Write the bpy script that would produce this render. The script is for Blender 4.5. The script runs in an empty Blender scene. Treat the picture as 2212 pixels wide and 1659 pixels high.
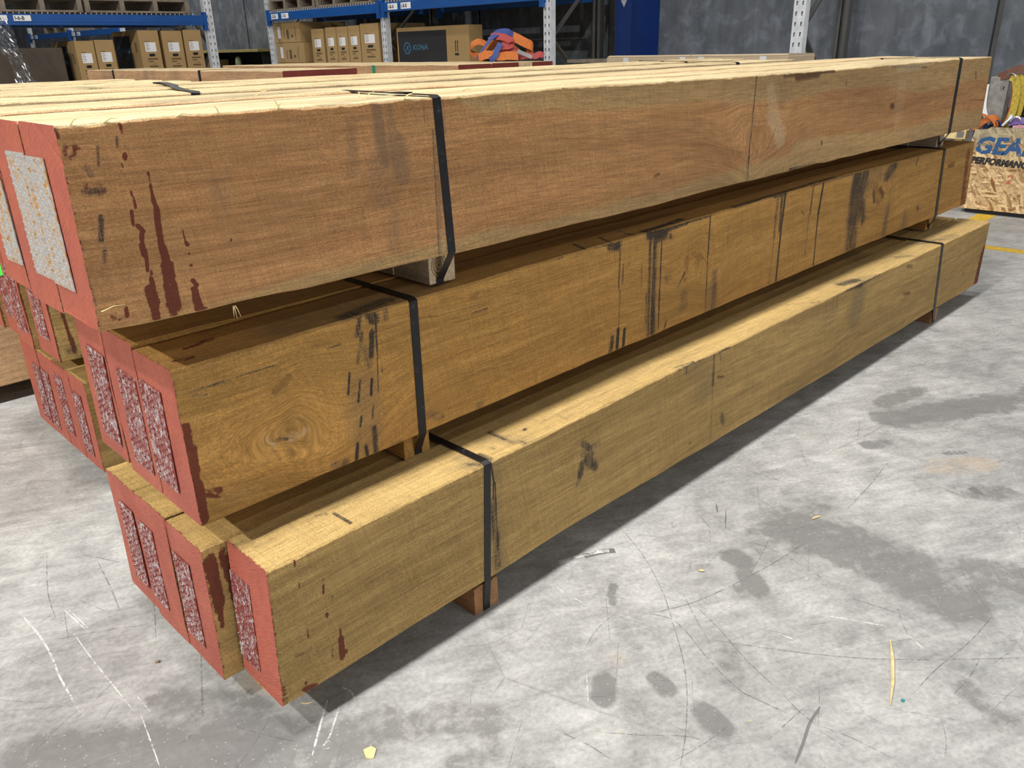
import bpy, bmesh, math, random
import numpy as np
from mathutils import Vector, Matrix
random.seed(7); rng = np.random.default_rng(7)
SC = bpy.context.scene
COL = SC.collection
# ------------------------------------------------------------------ camera
F = Vector((0.64749583, 0.65780322, -0.38476496)); RT = Vector((0.70600653, -0.70786094, -0.02208341))
UP = RT.cross(F)
cd = bpy.data.cameras.new('camera'); cam = bpy.data.objects.new('camera', cd); COL.objects.link(cam)
cd.sensor_width = 36; cd.lens = 36 * 1743.62 / 2212; cd.clip_start = .05; cd.clip_end = 200
m = Matrix((RT, UP, -F)).transposed().to_4x4(); m.translation = (-0.5146, -1.1537, 1.2199)
cam.matrix_world = m
SC.camera = cam
# ------------------------------------------------------------------ light
SC.view_settings.view_transform = 'Standard'; SC.view_settings.look = 'None'
SC.view_settings.gamma = 1; SC.view_settings.use_curve_mapping = False
SC.view_settings.exposure = 0.0
W = bpy.data.worlds.new('daylight'); SC.world = W; W.use_nodes = True
W.node_tree.nodes['Background'].inputs[0].default_value = (.93, .96, 1, 1)
W.node_tree.nodes['Background'].inputs[1].default_value = .14
def lamp(x, y, z, power, size=.35, col=(1, .97, .92)):
    l = bpy.data.lights.new('high_bay', 'AREA'); l.shape = 'DISK'; l.size = size; l.energy = power; l.color = col
    o = bpy.data.objects.new('high_bay_light', l); o.location = (x, y, z); COL.objects.link(o)
for x, p in ((-8.4, 1500), (-4.6, 480), (-.9, 150), (2.8, 190), (6.5, 110)):
    lamp(x, .25, 7.2, p)
for x in (-3, 3):
    lamp(x, 8.5, 7.2, 150); 
lamp(-3, -7.5, 7.2, 110); lamp(3.2, -7.5, 7.2, 110); lamp(4.2, 14, 7.2, 320)
# added low area light far behind the camera, fills the front faces
dl = bpy.data.lights.new('low_fill_light', 'AREA'); dl.shape = 'RECTANGLE'; dl.size = 7; dl.size_y = 4.6; dl.energy = 740; dl.color = (.95, .97, 1)
do = bpy.data.objects.new('low_fill_light', dl); do.location = (.5, -15, 2.4); do.rotation_euler = (math.pi / 2, 0, 0); COL.objects.link(do)
# ------------------------------------------------------------------ helpers
WL = {}
def reg(o, parent=None, loc=(0, 0, 0)):
    COL.objects.link(o)
    loc = Vector(loc); WL[o.name] = loc
    if parent is not None:
        o.parent = parent; o.location = loc - WL[parent.name]
    else:
        o.location = loc
    return o
def tag(o, label=None, cat=None, group=None, kind=None):
    if label: o['label'] = label
    if cat: o['category'] = cat
    if group: o['group'] = group
    if kind: o['kind'] = kind
    return o
def thing(name, label, cat, loc, group=None):
    o = bpy.data.objects.new(name, None); o.empty_display_size = .1
    reg(o, None, loc); return tag(o, label, cat, group)
def add(name, V, Fc, mat, parent=None, mi=None, smooth=False, base=None):
    """mesh object from world-space verts, origin at its own base"""
    V = np.asarray(V, float); lo = V.min(0); hi = V.max(0)
    c = np.array([(lo[0] + hi[0]) / 2, (lo[1] + hi[1]) / 2, lo[2]]) if base is None else np.asarray(base, float)
    me = bpy.data.meshes.new(name); me.from_pydata((V - c).tolist(), [], Fc)
    for k in (mat if isinstance(mat, (list, tuple)) else [mat]): me.materials.append(k)
    if mi is not None: me.polygons.foreach_set('material_index', mi)
    if smooth: me.polygons.foreach_set('use_smooth', [True] * len(me.polygons))
    me.update()
    o = bpy.data.objects.new(name, me); return reg(o, parent, c)
class MB:
    def __init__(s): s.v = []; s.f = []
    def quadbox(s, P):   # 8 points, bottom 4 ccw then top 4
        n = len(s.v); s.v += [tuple(p) for p in P]
        s.f += [(n + a, n + b, n + c, n + d) for a, b, c, d in ((3, 2, 1, 0), (4, 5, 6, 7), (0, 1, 5, 4), (1, 2, 6, 5), (2, 3, 7, 6), (3, 0, 4, 7))]
        return s
    def box(s, x0, x1, y0, y1, z0, z1):
        return s.quadbox([(x0, y0, z0), (x1, y0, z0), (x1, y1, z0), (x0, y1, z0), (x0, y0, z1), (x1, y0, z1), (x1, y1, z1), (x0, y1, z1)])
    def bar(s, a, b, w, t, up=(0, 0, 1)):
        a = Vector(a); b = Vector(b); d = (b - a).normalized(); u = Vector(up)
        sd = d.cross(u).normalized() * (w / 2); uu = sd.cross(d).normalized() * (t / 2)
        return s.quadbox([a - sd - uu, a + sd - uu, b + sd - uu, b - sd - uu, a - sd + uu, a + sd + uu, b + sd + uu, b - sd + uu])
    def tube(s, pts, r, n=8, caps=True):
        pts = [Vector(p) for p in pts]; base = len(s.v); k = len(pts); ref = Vector((0, 0, 1))
        for i, p in enumerate(pts):
            d = (pts[min(i + 1, k - 1)] - pts[max(i - 1, 0)]).normalized()
            u = d.cross(ref); u = d.cross(Vector((1, 0, 0))) if u.length < .05 else u
            u.normalize(); w = d.cross(u); rr = r[i] if isinstance(r, (list, tuple)) else r
            for j in range(n):
                a = 2 * math.pi * j / n; s.v.append(tuple(p + u * (math.cos(a) * rr) + w * (math.sin(a) * rr)))
        for i in range(k - 1):
            for j in range(n):
                a = base + i * n + j; b = base + i * n + (j + 1) % n
                s.f.append((a, b, b + n, a + n))
        if caps:
            s.f.append(tuple(base + j for j in range(n))[::-1]); s.f.append(tuple(base + (k - 1) * n + j for j in range(n)))
        return s
    def ribbon(s, pts, wd, w, t):
        """flat band along pts; wd = width direction per point or one vector"""
        pts = [Vector(p) for p in pts]; k = len(pts); base = len(s.v)
        for i, p in enumerate(pts):
            d = (pts[min(i + 1, k - 1)] - pts[max(i - 1, 0)]).normalized()
            q = Vector(wd[i] if isinstance(wd, list) else wd); q = (q - d * q.dot(d)).normalized(); nn = d.cross(q).normalized()
            for a, b in ((-1, -1), (1, -1), (1, 1), (-1, 1)): s.v.append(tuple(p + q * (a * w / 2) + nn * (b * t / 2)))
        for i in range(k - 1):
            for j in range(4):
                a = base + 4 * i + j; b = base + 4 * i + (j + 1) % 4; s.f.append((a, b, b + 4, a + 4))
        s.f.append((base + 3, base + 2, base + 1, base)); e = base + 4 * (k - 1); s.f.append((e, e + 1, e + 2, e + 3))
        return s
    def xf(s, fn): s.v = [fn(p) for p in s.v]; return s
    def build(s, name, mat, parent=None, smooth=False): return add(name, s.v, s.f, mat, parent, smooth=smooth)
def box(name, x0, x1, y0, y1, z0, z1, mat, parent=None, bevel=0):
    if not bevel: return MB().box(x0, x1, y0, y1, z0, z1).build(name, mat, parent)
    bm = bmesh.new(); bmesh.ops.create_cube(bm, size=1)
    for v in bm.verts: v.co = (x0 + (v.co.x + .5) * (x1 - x0), y0 + (v.co.y + .5) * (y1 - y0), z0 + (v.co.z + .5) * (z1 - z0))
    bmesh.ops.bevel(bm, geom=bm.edges[:], offset=bevel, segments=2, affect='EDGES', profile=.5)
    bm.verts.index_update(); V = [v.co[:] for v in bm.verts]; Fc = [[v.index for v in f.verts] for f in bm.faces]; bm.free()
    return add(name, V, Fc, mat, parent)
def share(src, name, parent, loc, rot=None):
    o = bpy.data.objects.new(name, src.data); reg(o, parent, loc)
    if rot: o.rotation_euler = rot
    return o
def text(name, body, size, mat, parent, fn, shear=0, bold=0, depth=.0006):
    """lettering turned into a mesh; fn maps (u, v, h) to the world"""
    c = bpy.data.curves.new(name, 'FONT'); c.body = body; c.size = size; c.shear = shear; c.extrude = depth / 2; c.offset = bold; c.resolution_u = 2
    o = bpy.data.objects.new(name, c); COL.objects.link(o)
    me = o.to_mesh(); V = [fn(v.co.x, v.co.y, v.co.z) for v in me.vertices]; Fc = [tuple(p.vertices) for p in me.polygons]
    o.to_mesh_clear(); bpy.data.objects.remove(o)
    return add(name, V, Fc, mat, parent)
# ------------------------------------------------------------------ node materials
class NT:
    def __init__(s, name):
        s.m = bpy.data.materials.new(name); s.m.use_nodes = True; s.t = s.m.node_tree; s.n = s.t.nodes; s.b = s.n['Principled BSDF']; s.out = s.n['Material Output']
    def lk(s, a, b): s.t.links.new(a, b)
    def setin(s, sock, v):
        if hasattr(v, 'is_output'): s.lk(v, sock)
        elif isinstance(v, (tuple, list)) and len(v) == 3 and sock.type == 'RGBA': sock.default_value = (*v, 1)
        else: sock.default_value = v
    def attr(s, nm, out='Color'):
        a = s.n.new('ShaderNodeAttribute'); a.attribute_name = nm; return a.outputs[out]
    def pos(s): return s.n.new('ShaderNodeNewGeometry').outputs['Position']
    def objco(s): return s.n.new('ShaderNodeTexCoord').outputs['Object']
    def map(s, v, scale=(1, 1, 1), rot=(0, 0, 0), loc=(0, 0, 0)):
        if any(rot):
            q = s.n.new('ShaderNodeMapping'); s.lk(v, q.inputs[0]); q.inputs[2].default_value = rot; v = q.outputs[0]; rot = (0, 0, 0)
        k = s.n.new('ShaderNodeMapping'); s.lk(v, k.inputs[0]); k.inputs[1].default_value = loc; k.inputs[2].default_value = rot; k.inputs[3].default_value = scale; return k.outputs[0]
    def noise(s, v, scale=1, detail=3, rough=.55, dist=0, out='Fac'):
        k = s.n.new('ShaderNodeTexNoise'); s.lk(v, k.inputs['Vector']); k.inputs['Scale'].default_value = scale; k.inputs['Detail'].default_value = detail; k.inputs['Roughness'].default_value = rough; k.inputs['Distortion'].default_value = dist; return k.outputs[out]
    def vor(s, v, scale=1, feature='F1', out='Distance', rand=1):
        k = s.n.new('ShaderNodeTexVoronoi'); k.feature = feature; s.lk(v, k.inputs['Vector']); k.inputs['Scale'].default_value = scale; k.inputs['Randomness'].default_value = rand; return k.outputs[out]
    def rng(s, v, a, b, c=0, d=1, smooth=False):
        k = s.n.new('ShaderNodeMapRange'); k.interpolation_type = 'SMOOTHSTEP' if smooth else 'LINEAR'; s.setin(k.inputs[0], v)
        for i, q in enumerate((a, b, c, d)): k.inputs[i + 1].default_value = q
        return k.outputs[0]
    def mth(s, op, a, b=0, c=None):
        k = s.n.new('ShaderNodeMath'); k.operation = op; s.setin(k.inputs[0], a); s.setin(k.inputs[1], b)
        if c is not None: s.setin(k.inputs[2], c)
        return k.outputs[0]
    def mix(s, f, a, b, mode='MIX'):
        k = s.n.new('ShaderNodeMix'); k.data_type = 'RGBA'; k.blend_type = mode; s.setin(k.inputs[0], f); s.setin(k.inputs[6], a); s.setin(k.inputs[7], b); return k.outputs[2]
    def sep(s, v):
        k = s.n.new('ShaderNodeSeparateColor'); s.lk(v, k.inputs[0]); return k.outputs
    def sepv(s, v):
        k = s.n.new('ShaderNodeSeparateXYZ'); s.lk(v, k.inputs[0]); return k.outputs
    def bump(s, h, strength, dist):
        k = s.n.new('ShaderNodeBump'); s.lk(h, k.inputs['Height']); k.inputs['Strength'].default_value = strength; k.inputs['Distance'].default_value = dist; s.lk(k.outputs[0], s.b.inputs['Normal']); return k
    def fin(s, col=None, rough=.6, metal=0, spec=None):
        if col is not None: s.setin(s.b.inputs['Base Color'], col)
        s.setin(s.b.inputs['Roughness'], rough); s.setin(s.b.inputs['Metallic'], metal)
        if spec is not None: s.b.inputs['Specular IOR Level'].default_value = spec
        return s.m
def plain(name, col, rough=.6, metal=0, var=.12, scale=6, bump=0):
    k = NT(name); p = k.objco(); n = k.noise(p, scale, 4, .6)
    f = k.rng(n, .3, .7, 1 - var, 1 + var); c = k.mix(1.0, col, f, 'MULTIPLY')
    if bump: k.bump(k.noise(p, scale * 12, 3), bump, .004)
    return k.fin(c, rough, metal)
def wood_mat(name, h1, h2, sap, grey=(.16, .14, .10)):
    k = NT(name); g = k.attr('gv', 'Vector'); mk = k.sep(k.attr('mk')); A2 = k.n.new('ShaderNodeAttribute'); A2.attribute_name = 'mk2'; mk2 = k.sep(A2.outputs['Color']); lit_top = A2.outputs['Alpha']
    n0 = k.noise(k.map(g, (.9, 9, 9)), 1, 3, .5, .4)
    n1 = k.noise(k.map(g, (2.2, 42, 42)), 1, 4, .6, .6)
    n2 = k.noise(k.map(g, (14, 300, 300)), 1, 3, .6)
    n3 = k.noise(k.map(g, (160, 12, 12), (0, .22, 0)), 1, 2, .6)        # saw lines across
    n4 = k.noise(k.map(g, (240, 620, 620)), 1, 2, .7)                    # fuzz
    c = k.mix(k.rng(n1, .3, .7), h1, h2)
    c = k.mix(mk2[0], c, sap); c = k.mix(lit_top, c, k.mix(k.rng(n1, .3, .7), (.70, .53, .28), (.82, .68, .42)))  # top faces painted paler, standing in for strong overhead light
    tone = k.mth('MULTIPLY', k.rng(n0, .3, .7, .80, 1.17), k.rng(n1, .28, .72, .88, 1.09))
    tone = k.mth('MULTIPLY', tone, k.rng(n2, .28, .72, .74, 1.22)); tone = k.mth('MULTIPLY', tone, k.rng(n3, .3, .7, .92, 1.08))
    tone = k.mth('MULTIPLY', tone, k.rng(n4, .28, .72, .66, 1.32))
    c = k.mix(1.0, c, tone, 'MULTIPLY')
    dk = k.rng(k.mth('ADD', mk2[1], k.rng(n1, .3, .7, -.3, .3)), .3, .8)
    c = k.mix(k.mth('MULTIPLY', dk, .8), c, (.075, .03, .012))
    gr = k.rng(k.mth('ADD', mk[2], k.rng(n0, .3, .7, -.2, .2)), .15, 1.0)
    c = k.mix(k.mth('MULTIPLY', gr, .62), c, (.075, .075, .068))
    sp = k.noise(k.map(g, (70, 480, 480)), 1, 3, .75); sv = k.noise(k.map(g, (260, 14, 14)), 1, 4, .7)
    ns = k.mth('ADD', k.rng(sp, .25, .75, -.28, .28), k.rng(sv, .25, .75, -.32, .32))
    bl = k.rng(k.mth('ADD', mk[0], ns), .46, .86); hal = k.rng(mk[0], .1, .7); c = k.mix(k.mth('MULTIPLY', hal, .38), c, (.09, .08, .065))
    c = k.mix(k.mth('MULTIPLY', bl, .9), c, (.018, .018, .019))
    rn = k.mth('ADD', k.rng(n4, .25, .75, -.18, .18), k.rng(k.noise(k.map(g, (120, 120, 120)), 1, 3), .3, .7, -.2, .2))
    rd = k.rng(k.mth('ADD', mk[1], rn), .45, .58)
    c = k.mix(k.mth('MULTIPLY', rd, .92), c, (.13, .022, .014))
    du = k.rng(k.mth('ADD', mk2[2], k.rng(k.noise(k.map(g, (220, 260, 260)), 1, 3, .7), .25, .75, -.5, .5)), .42, .75)
    c = k.mix(k.mth('MULTIPLY', du, .36), c, (.62, .50, .33))
    v = k.vor(k.map(g, (55, 40, 40)), 1); fl = k.mth('MULTIPLY', k.rng(v, .035, .06, 1, 0), k.rng(n1, .45, .55))
    c = k.mix(k.mth('MULTIPLY', fl, .55), c, (.7, .52, .3))
    h = k.mth('ADD', k.mth('MULTIPLY', n2, .5), k.mth('MULTIPLY', n4, .9)); h = k.mth('ADD', h, k.mth('MULTIPLY', n3, .35))
    k.bump(h, 1.0, .003)
    return k.fin(c, .78, 0, .3)
M = {}
M['wood_pink'] = wood_mat('sawn_timber_pinkish', (.465, .228, .088), (.50, .265, .108), (.47, .30, .128))
M['wood_amber'] = wood_mat('sawn_timber_amber', (.40, .198, .047), (.46, .25, .066), (.50, .30, .095))
M['wood_straw'] = wood_mat('sawn_timber_straw', (.395, .25, .085), (.455, .295, .105), (.60, .405, .145))
M['wood_pale'] = wood_mat('sawn_timber_pale', (.60, .42, .22), (.66, .49, .27), (.72, .55, .32))
M['wood_tan'] = wood_mat('sawn_timber_tan', (.50, .28, .14), (.57, .34, .18), (.62, .42, .24))
M['wood_old'] = wood_mat('weathered_bearer', (.34, .26, .18), (.40, .32, .22), (.42, .34, .24))
M['wood_red'] = wood_mat('reddish_bearer', (.33, .14, .055), (.40, .19, .08), (.42, .25, .12))
k = NT('knotty_bearer_end'); p = k.pos(); q = k.sepv(p); dx = k.mth('MULTIPLY', k.mth('SUBTRACT', q[0], .556), 1.25); dz = k.mth('SUBTRACT', q[2], .797); rr = k.mth('POWER', k.mth('ADD', k.mth('MULTIPLY', dx, dx), k.mth('MULTIPLY', dz, dz)), .5); rr = k.mth('ADD', rr, k.rng(k.noise(p, 45, 3), .3, .7, -.003, .003)); wv = k.mth('SINE', k.mth('MULTIPLY', rr, 780.0)); c = k.mix(k.rng(wv, -.2, 1), (.40, .29, .16), (.15, .085, .035)); c = k.mix(k.rng(rr, .026, .031), c, (.42, .32, .20)); c = k.mix(1, c, k.rng(k.noise(p, 160, 3), .3, .7, .8, 1.2), 'MULTIPLY'); M['pith'] = k.fin(c, .8)
def paint_mat(name, base, dark):
    k = NT(name); p = k.pos()
    a = k.noise(k.map(p, (20, 34, 420), (.6, 0, 0)), 1, 3, .6); b = k.noise(p, 9, 4, .6); c2 = k.noise(k.map(p, (30, 240, 12)), 1, 3)
    c = k.mix(k.rng(b, .3, .75), base, dark); c = k.mix(1, c, k.rng(a, .25, .75, .8, 1.2), 'MULTIPLY')
    dr = k.rng(c2, .66, .74); c = k.mix(k.mth('MULTIPLY', dr, .35), c, (.09, .012, .01))
    k.bump(k.mth('ADD', a, k.mth('MULTIPLY', k.noise(p, 300, 3), .4)), .55, .003)
    return k.fin(c, k.rng(b, .3, .7, .5, .7), 0, .35)
M['red'] = paint_mat('red_end_paint', (.365, .094, .058), (.29, .076, .054))
M['red_dark'] = paint_mat('dark_red_end_paint', (.17, .028, .018), (.13, .022, .016))
def plate_mat(name, painted):
    k = NT(name); p = k.pos(); a = k.noise(k.map(p, (60, 90, 40)), 1, 4, .65); b = k.noise(k.map(p, (160, 330, 75)), 1, 3, .78)
    zinc = k.mix(k.rng(b, .3, .7), (.42, .44, .45), (.78, .80, .82))
    if painted:
        f = k.rng(k.mth('ADD', a, k.rng(b, .3, .7, -.25, .25)), .52, .70); c = k.mix(f, (.19, .034, .028), zinc); met = k.mth('MULTIPLY', f, .7); c = k.mix(k.rng(b, .61, .70, 0, .75), c, (.8, .74, .72)); c = k.mix(k.rng(b, .36, .30), c, (.06, .014, .012))
    else:
        f = k.rng(a, .50, .62); c = k.mix(f, zinc, (.42, .22, .05)); met = k.rng(f, 0, 1, .75, .1)
        c = k.mix(k.rng(b, .58, .68, 0, .85), c, (.09, .085, .075))
    k.bump(b, .4, .002)
    return k.fin(c, .42, met)
M['zinc'] = plate_mat('rusting_galvanised_plate', False); M['zinc_red'] = plate_mat('red_splashed_plate', True)
k = NT('black_steel_strap'); p = k.pos(); n = k.noise(p, 60, 4, .7); M['strap'] = k.fin(k.mix(k.rng(n, .6, .78), (.012, .012, .013), (.09, .09, .09)), k.rng(n, .3, .7, .32, .5), .3)
def galv():
    k = NT('galvanised_steel'); p = k.pos(); n = k.noise(p, 14, 4, .6); return k.fin(k.mix(k.rng(n, .3, .7), (.62, .65, .68), (.80, .83, .86)), .42, .3)
M['galv'] = galv()
M['galv_dark'] = plain('dull_steel_brace', (.10, .10, .098), .5, .5)
M['blue'] = plain('rack_blue_paint', (.008, .078, .30), .35, 0, .1)
M['blue_dark'] = plain('column_blue_paint', (.004, .024, .13), .4, 0, .1)
M['card'] = plain('brown_cardboard', (.38, .25, .105), .85, 0, .06, 5)
M['card_grey'] = plain('dusty_cardboard', (.42, .33, .22), .85, 0, .08, 5)
M['ink'] = plain('black_print', (.018, .018, .02), .8)
M['ink_soft'] = plain('faint_print', (.12, .075, .035), .85)
M['logo'] = plain('blue_print', (.035, .16, .26), .8)
M['white'] = plain('white_paper', (.78, .79, .80), .7, 0, .04)
M['hole'] = plain('dark_slot', (.01, .009, .008), .9)
M['pallet'] = plain('weathered_pallet_wood', (.20, .165, .125), .85, 0, .3, 14, .3)
M['ply'] = plain('plywood_edge', (.30, .25, .085), .75, 0, .2, 16)
M['black'] = plain('black_void_panel', (.008, .008, .009), .8)
M['yellow'] = plain('yellow_line_paint', (.62, .40, .03), .6, 0, .25, 30)
M['orange'] = plain('orange_webbing', (.46, .125, .018), .7, 0, .2, 60, .3)
M['bluew'] = plain('blue_webbing', (.028, .055, .22), .6, 0, .2, 60, .3)
M['redw'] = plain('red_webbing', (.33, .04, .036), .65, 0, .2, 60, .3)
M['yelloww'] = plain('yellow_webbing', (.48, .36, .05), .7, 0, .3, 60, .3)
M['brownw'] = plain('brown_webbing', (.17, .075, .05), .7, 0, .2, 60, .3)
M['purple'] = plain('purple_webbing', (.16, .10, .34), .6, 0, .2, 60)
M['pinkw'] = plain('pink_webbing', (.5, .24, .30), .6, 0, .2, 60)
M['green'] = plain('green_sticker', (.06, .72, .08), .6)
M['greenp'] = plain('green_paint_mark', (.02, .28, .14), .6)
M['steel'] = plain('bright_steel', (.62, .63, .64), .28, .9)
M['chain'] = plain('dull_chain_steel', (.11, .09, .06), .5, .7)
M['chip'] = plain('pale_splinter', (.74, .58, .28), .8, 0, .25, 60)
M['chip_dark'] = plain('brown_bark_chip', (.22, .13, .07), .8, 0, .3, 60)
M['grey_wood'] = plain('grey_weathered_timber', (.26, .245, .23), .85, 0, .3, 22, .4)
k = NT('clear_stretch_film'); p = k.pos(); n = k.noise(p, 22, 5, .7, 1.5)
tr = k.n.new('ShaderNodeBsdfTransparent'); gl = k.n.new('ShaderNodeBsdfGlossy'); gl.inputs['Roughness'].default_value = .18; gl.inputs['Color'].default_value = (.8, .83, .86, 1)
mx = k.n.new('ShaderNodeMixShader'); k.lk(k.rng(n, .35, .75, .18, .6), mx.inputs[0]); k.lk(tr.outputs[0], mx.inputs[1]); k.lk(gl.outputs[0], mx.inputs[2]); k.lk(mx.outputs[0], k.out.inputs[0]); M['film'] = k.m
# concrete floor
k = NT('worn_concrete_floor'); p = k.pos(); st = k.sep(k.attr('st'))
a = k.noise(p, 1.6, 5, .6, .3); b = k.noise(p, 9, 6, .65, .6); c_ = k.noise(k.map(p, (7, 30, 1), (0, 0, .5)), 1, 5, .7, .4); d_ = k.noise(p, 90, 4, .7)
c = k.mix(k.rng(b, .3, .7), (.29, .29, .285), (.455, .455, .445)); c = k.mix(1, c, k.rng(a, .3, .7, .74, 1.18), 'MULTIPLY')
c = k.mix(1, c, k.rng(c_, .3, .7, .78, 1.18), 'MULTIPLY'); c = k.mix(1, c, k.rng(d_, .3, .7, .80, 1.18), 'MULTIPLY')
sm = k.rng(k.mth('ADD', st[0], k.mth('ADD', k.rng(b, .3, .7, -.34, .34), k.mth('ADD', k.rng(k.noise(p, 28, 5, .7), .3, .7, -.26, .26), k.rng(d_, .3, .7, -.14, .14)))), .34, .72)
c = k.mix(k.mth('MULTIPLY', sm, .75), c, (.15, .146, .142))
bs = k.rng(k.mth('ADD', st[1], k.rng(c_, .3, .7, -.35, .35)), .45, .7); c = k.mix(k.mth('MULTIPLY', bs, .55), c, (.07, .07, .07))
os_ = k.rng(k.mth('ADD', st[2], k.rng(b, .3, .7, -.3, .3)), .4, .8); c = k.mix(k.mth('MULTIPLY', os_, .35), c, (.45, .30, .15))
# random hairline scuffs
w1 = k.map(k.mix(.06, p, k.noise(p, 1.3, 2, .5, 0, 'Color')), (2.2, 3.0, 1), (0, 0, .7)); e1 = k.vor(w1, 1, 'DISTANCE_TO_EDGE')
w2 = k.map(k.mix(.08, p, k.noise(p, 2.1, 2, .5, 0, 'Color')), (5.5, 2.5, 1), (0, 0, -.35)); e2 = k.vor(w2, 1.3, 'DISTANCE_TO_EDGE')
sc1 = k.mth('MULTIPLY', k.rng(e1, .0, .006, 1, 0), k.rng(k.noise(p, 3.1, 3), .5, .62)); sc2 = k.mth('MULTIPLY', k.rng(e2, .0, .012, 1, 0), k.rng(k.noise(p, 4.3, 3), .54, .64))
c = k.mix(k.mth('MULTIPLY', sc1, .45), c, (.16, .155, .15)); c = k.mix(k.mth('MULTIPLY', sc2, .35), c, (.15, .15, .15))
dots = k.rng(k.vor(p, 75), .10, .16, 1, 0); c = k.mix(k.mth('MULTIPLY', k.mth('MULTIPLY', dots, sm), .4), c, (.6, .6, .58))
k.bump(k.mth('ADD', d_, k.mth('MULTIPLY', b, .5)), .18, .002)
M['floor'] = k.fin(c, k.rng(b, .3, .7, .48, .68), 0, .35)
# grey wall
k = NT('grey_rendered_wall'); p = k.pos(); a = k.noise(p, 1.3, 5, .6, .3); b = k.noise(p, 5.5, 6, .62, .5); c_ = k.noise(k.map(p, (1, 7, 1.6)), 1, 4, .6, .8)
c = k.mix(k.rng(a, .3, .7), (.066, .077, .094), (.12, .13, .146)); c = k.mix(k.rng(b, .48, .72, 0, .8), c, (.18, .20, .24)); c = k.mix(1, c, k.rng(c_, .3, .7, .78, 1.2), 'MULTIPLY')
k.bump(b, .15, .01); M['wall'] = k.fin(c, .8)
M['joint'] = plain('wall_joint_sealant', (.10, .10, .10), .9)
# OSB
k = NT('strand_board'); p = k.pos(); base = None
pw = k.mix(.035, p, k.noise(p, 7, 2, .5, 0, 'Color'))
for i, (rot, sc) in enumerate(((.5, 1), (1.5, 1.2), (-.6, .9), (2.3, 1.1), (.05, 1.3), (-1.1, 1))):
    v = k.map(pw, (.6, 13 * sc, 60 * sc), (rot, 0, 0), (i * 3.1, i * 1.7, i * .7))
    cl = k.n.new('ShaderNodeTexVoronoi'); k.lk(v, cl.inputs['Vector']); cl.inputs['Scale'].default_value = 1.0
    vv = k.sep(cl.outputs['Color'])
    col = k.mix(k.rng(vv[0], 0, 1), (.24, .11, .03), (.82, .60, .32))
    base = col if base is None else k.mix(k.rng(vv[1], .62, .66), base, col)
base = k.mix(1, base, k.rng(k.noise(k.map(pw, (1, 60, 60)), 1, 4, .7), .3, .7, .7, 1.25), 'MULTIPLY')
zz = k.sepv(p)[2]; base = k.mix(k.mth('MULTIPLY', k.rng(k.mth('ADD', zz, k.rng(k.noise(p, 9, 3), .3, .7, -.06, .06)), .40, .56), .55), base, (.23, .25, .19))
k.bump(k.noise(k.map(p, (10, 60, 60)), 1, 3), .4, .004); M['osb'] = k.fin(base, .75)
def faded(name, col, thr):
    k = NT(name); p = k.pos(); n = k.noise(k.map(p, (1, 30, 34)), 1, 4, .65)
    tr = k.n.new('ShaderNodeBsdfTransparent'); mx = k.n.new('ShaderNodeMixShader'); k.fin(col, .7); k.lk(k.rng(n, thr, thr + .08), mx.inputs[0]); k.lk(tr.outputs[0], mx.inputs[1]); k.lk(k.b.outputs[0], mx.inputs[2]); k.lk(mx.outputs[0], k.out.inputs[0]); return k.m
M['st_blue'] = faded('worn_blue_stencil', (.02, .09, .24), .38); M['st_black'] = faded('worn_black_stencil', (.02, .02, .022), .34); M['st_red'] = faded('faded_red_stencil', (.55, .10, .07), .50)
def scuff(name, col, thr, a):
    k = NT(name); p = k.pos(); n = k.noise(p, 55, 4, .7); tr = k.n.new('ShaderNodeBsdfTransparent'); mx = k.n.new('ShaderNodeMixShader'); k.fin(col, .7)
    k.lk(k.rng(n, thr, thr + .15, 0, a), mx.inputs[0]); k.lk(tr.outputs[0], mx.inputs[1]); k.lk(k.b.outputs[0], mx.inputs[2]); k.lk(mx.outputs[0], k.out.inputs[0]); return k.m
M['scuff_d'] = scuff('dark_scuff', (.17, .165, .16), .40, .5); M['scuff_k'] = scuff('tyre_mark', (.19, .185, .18), .25, .7); M['scuff_w'] = scuff('chalky_scratch', (.72, .72, .70), .40, .85)

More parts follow.
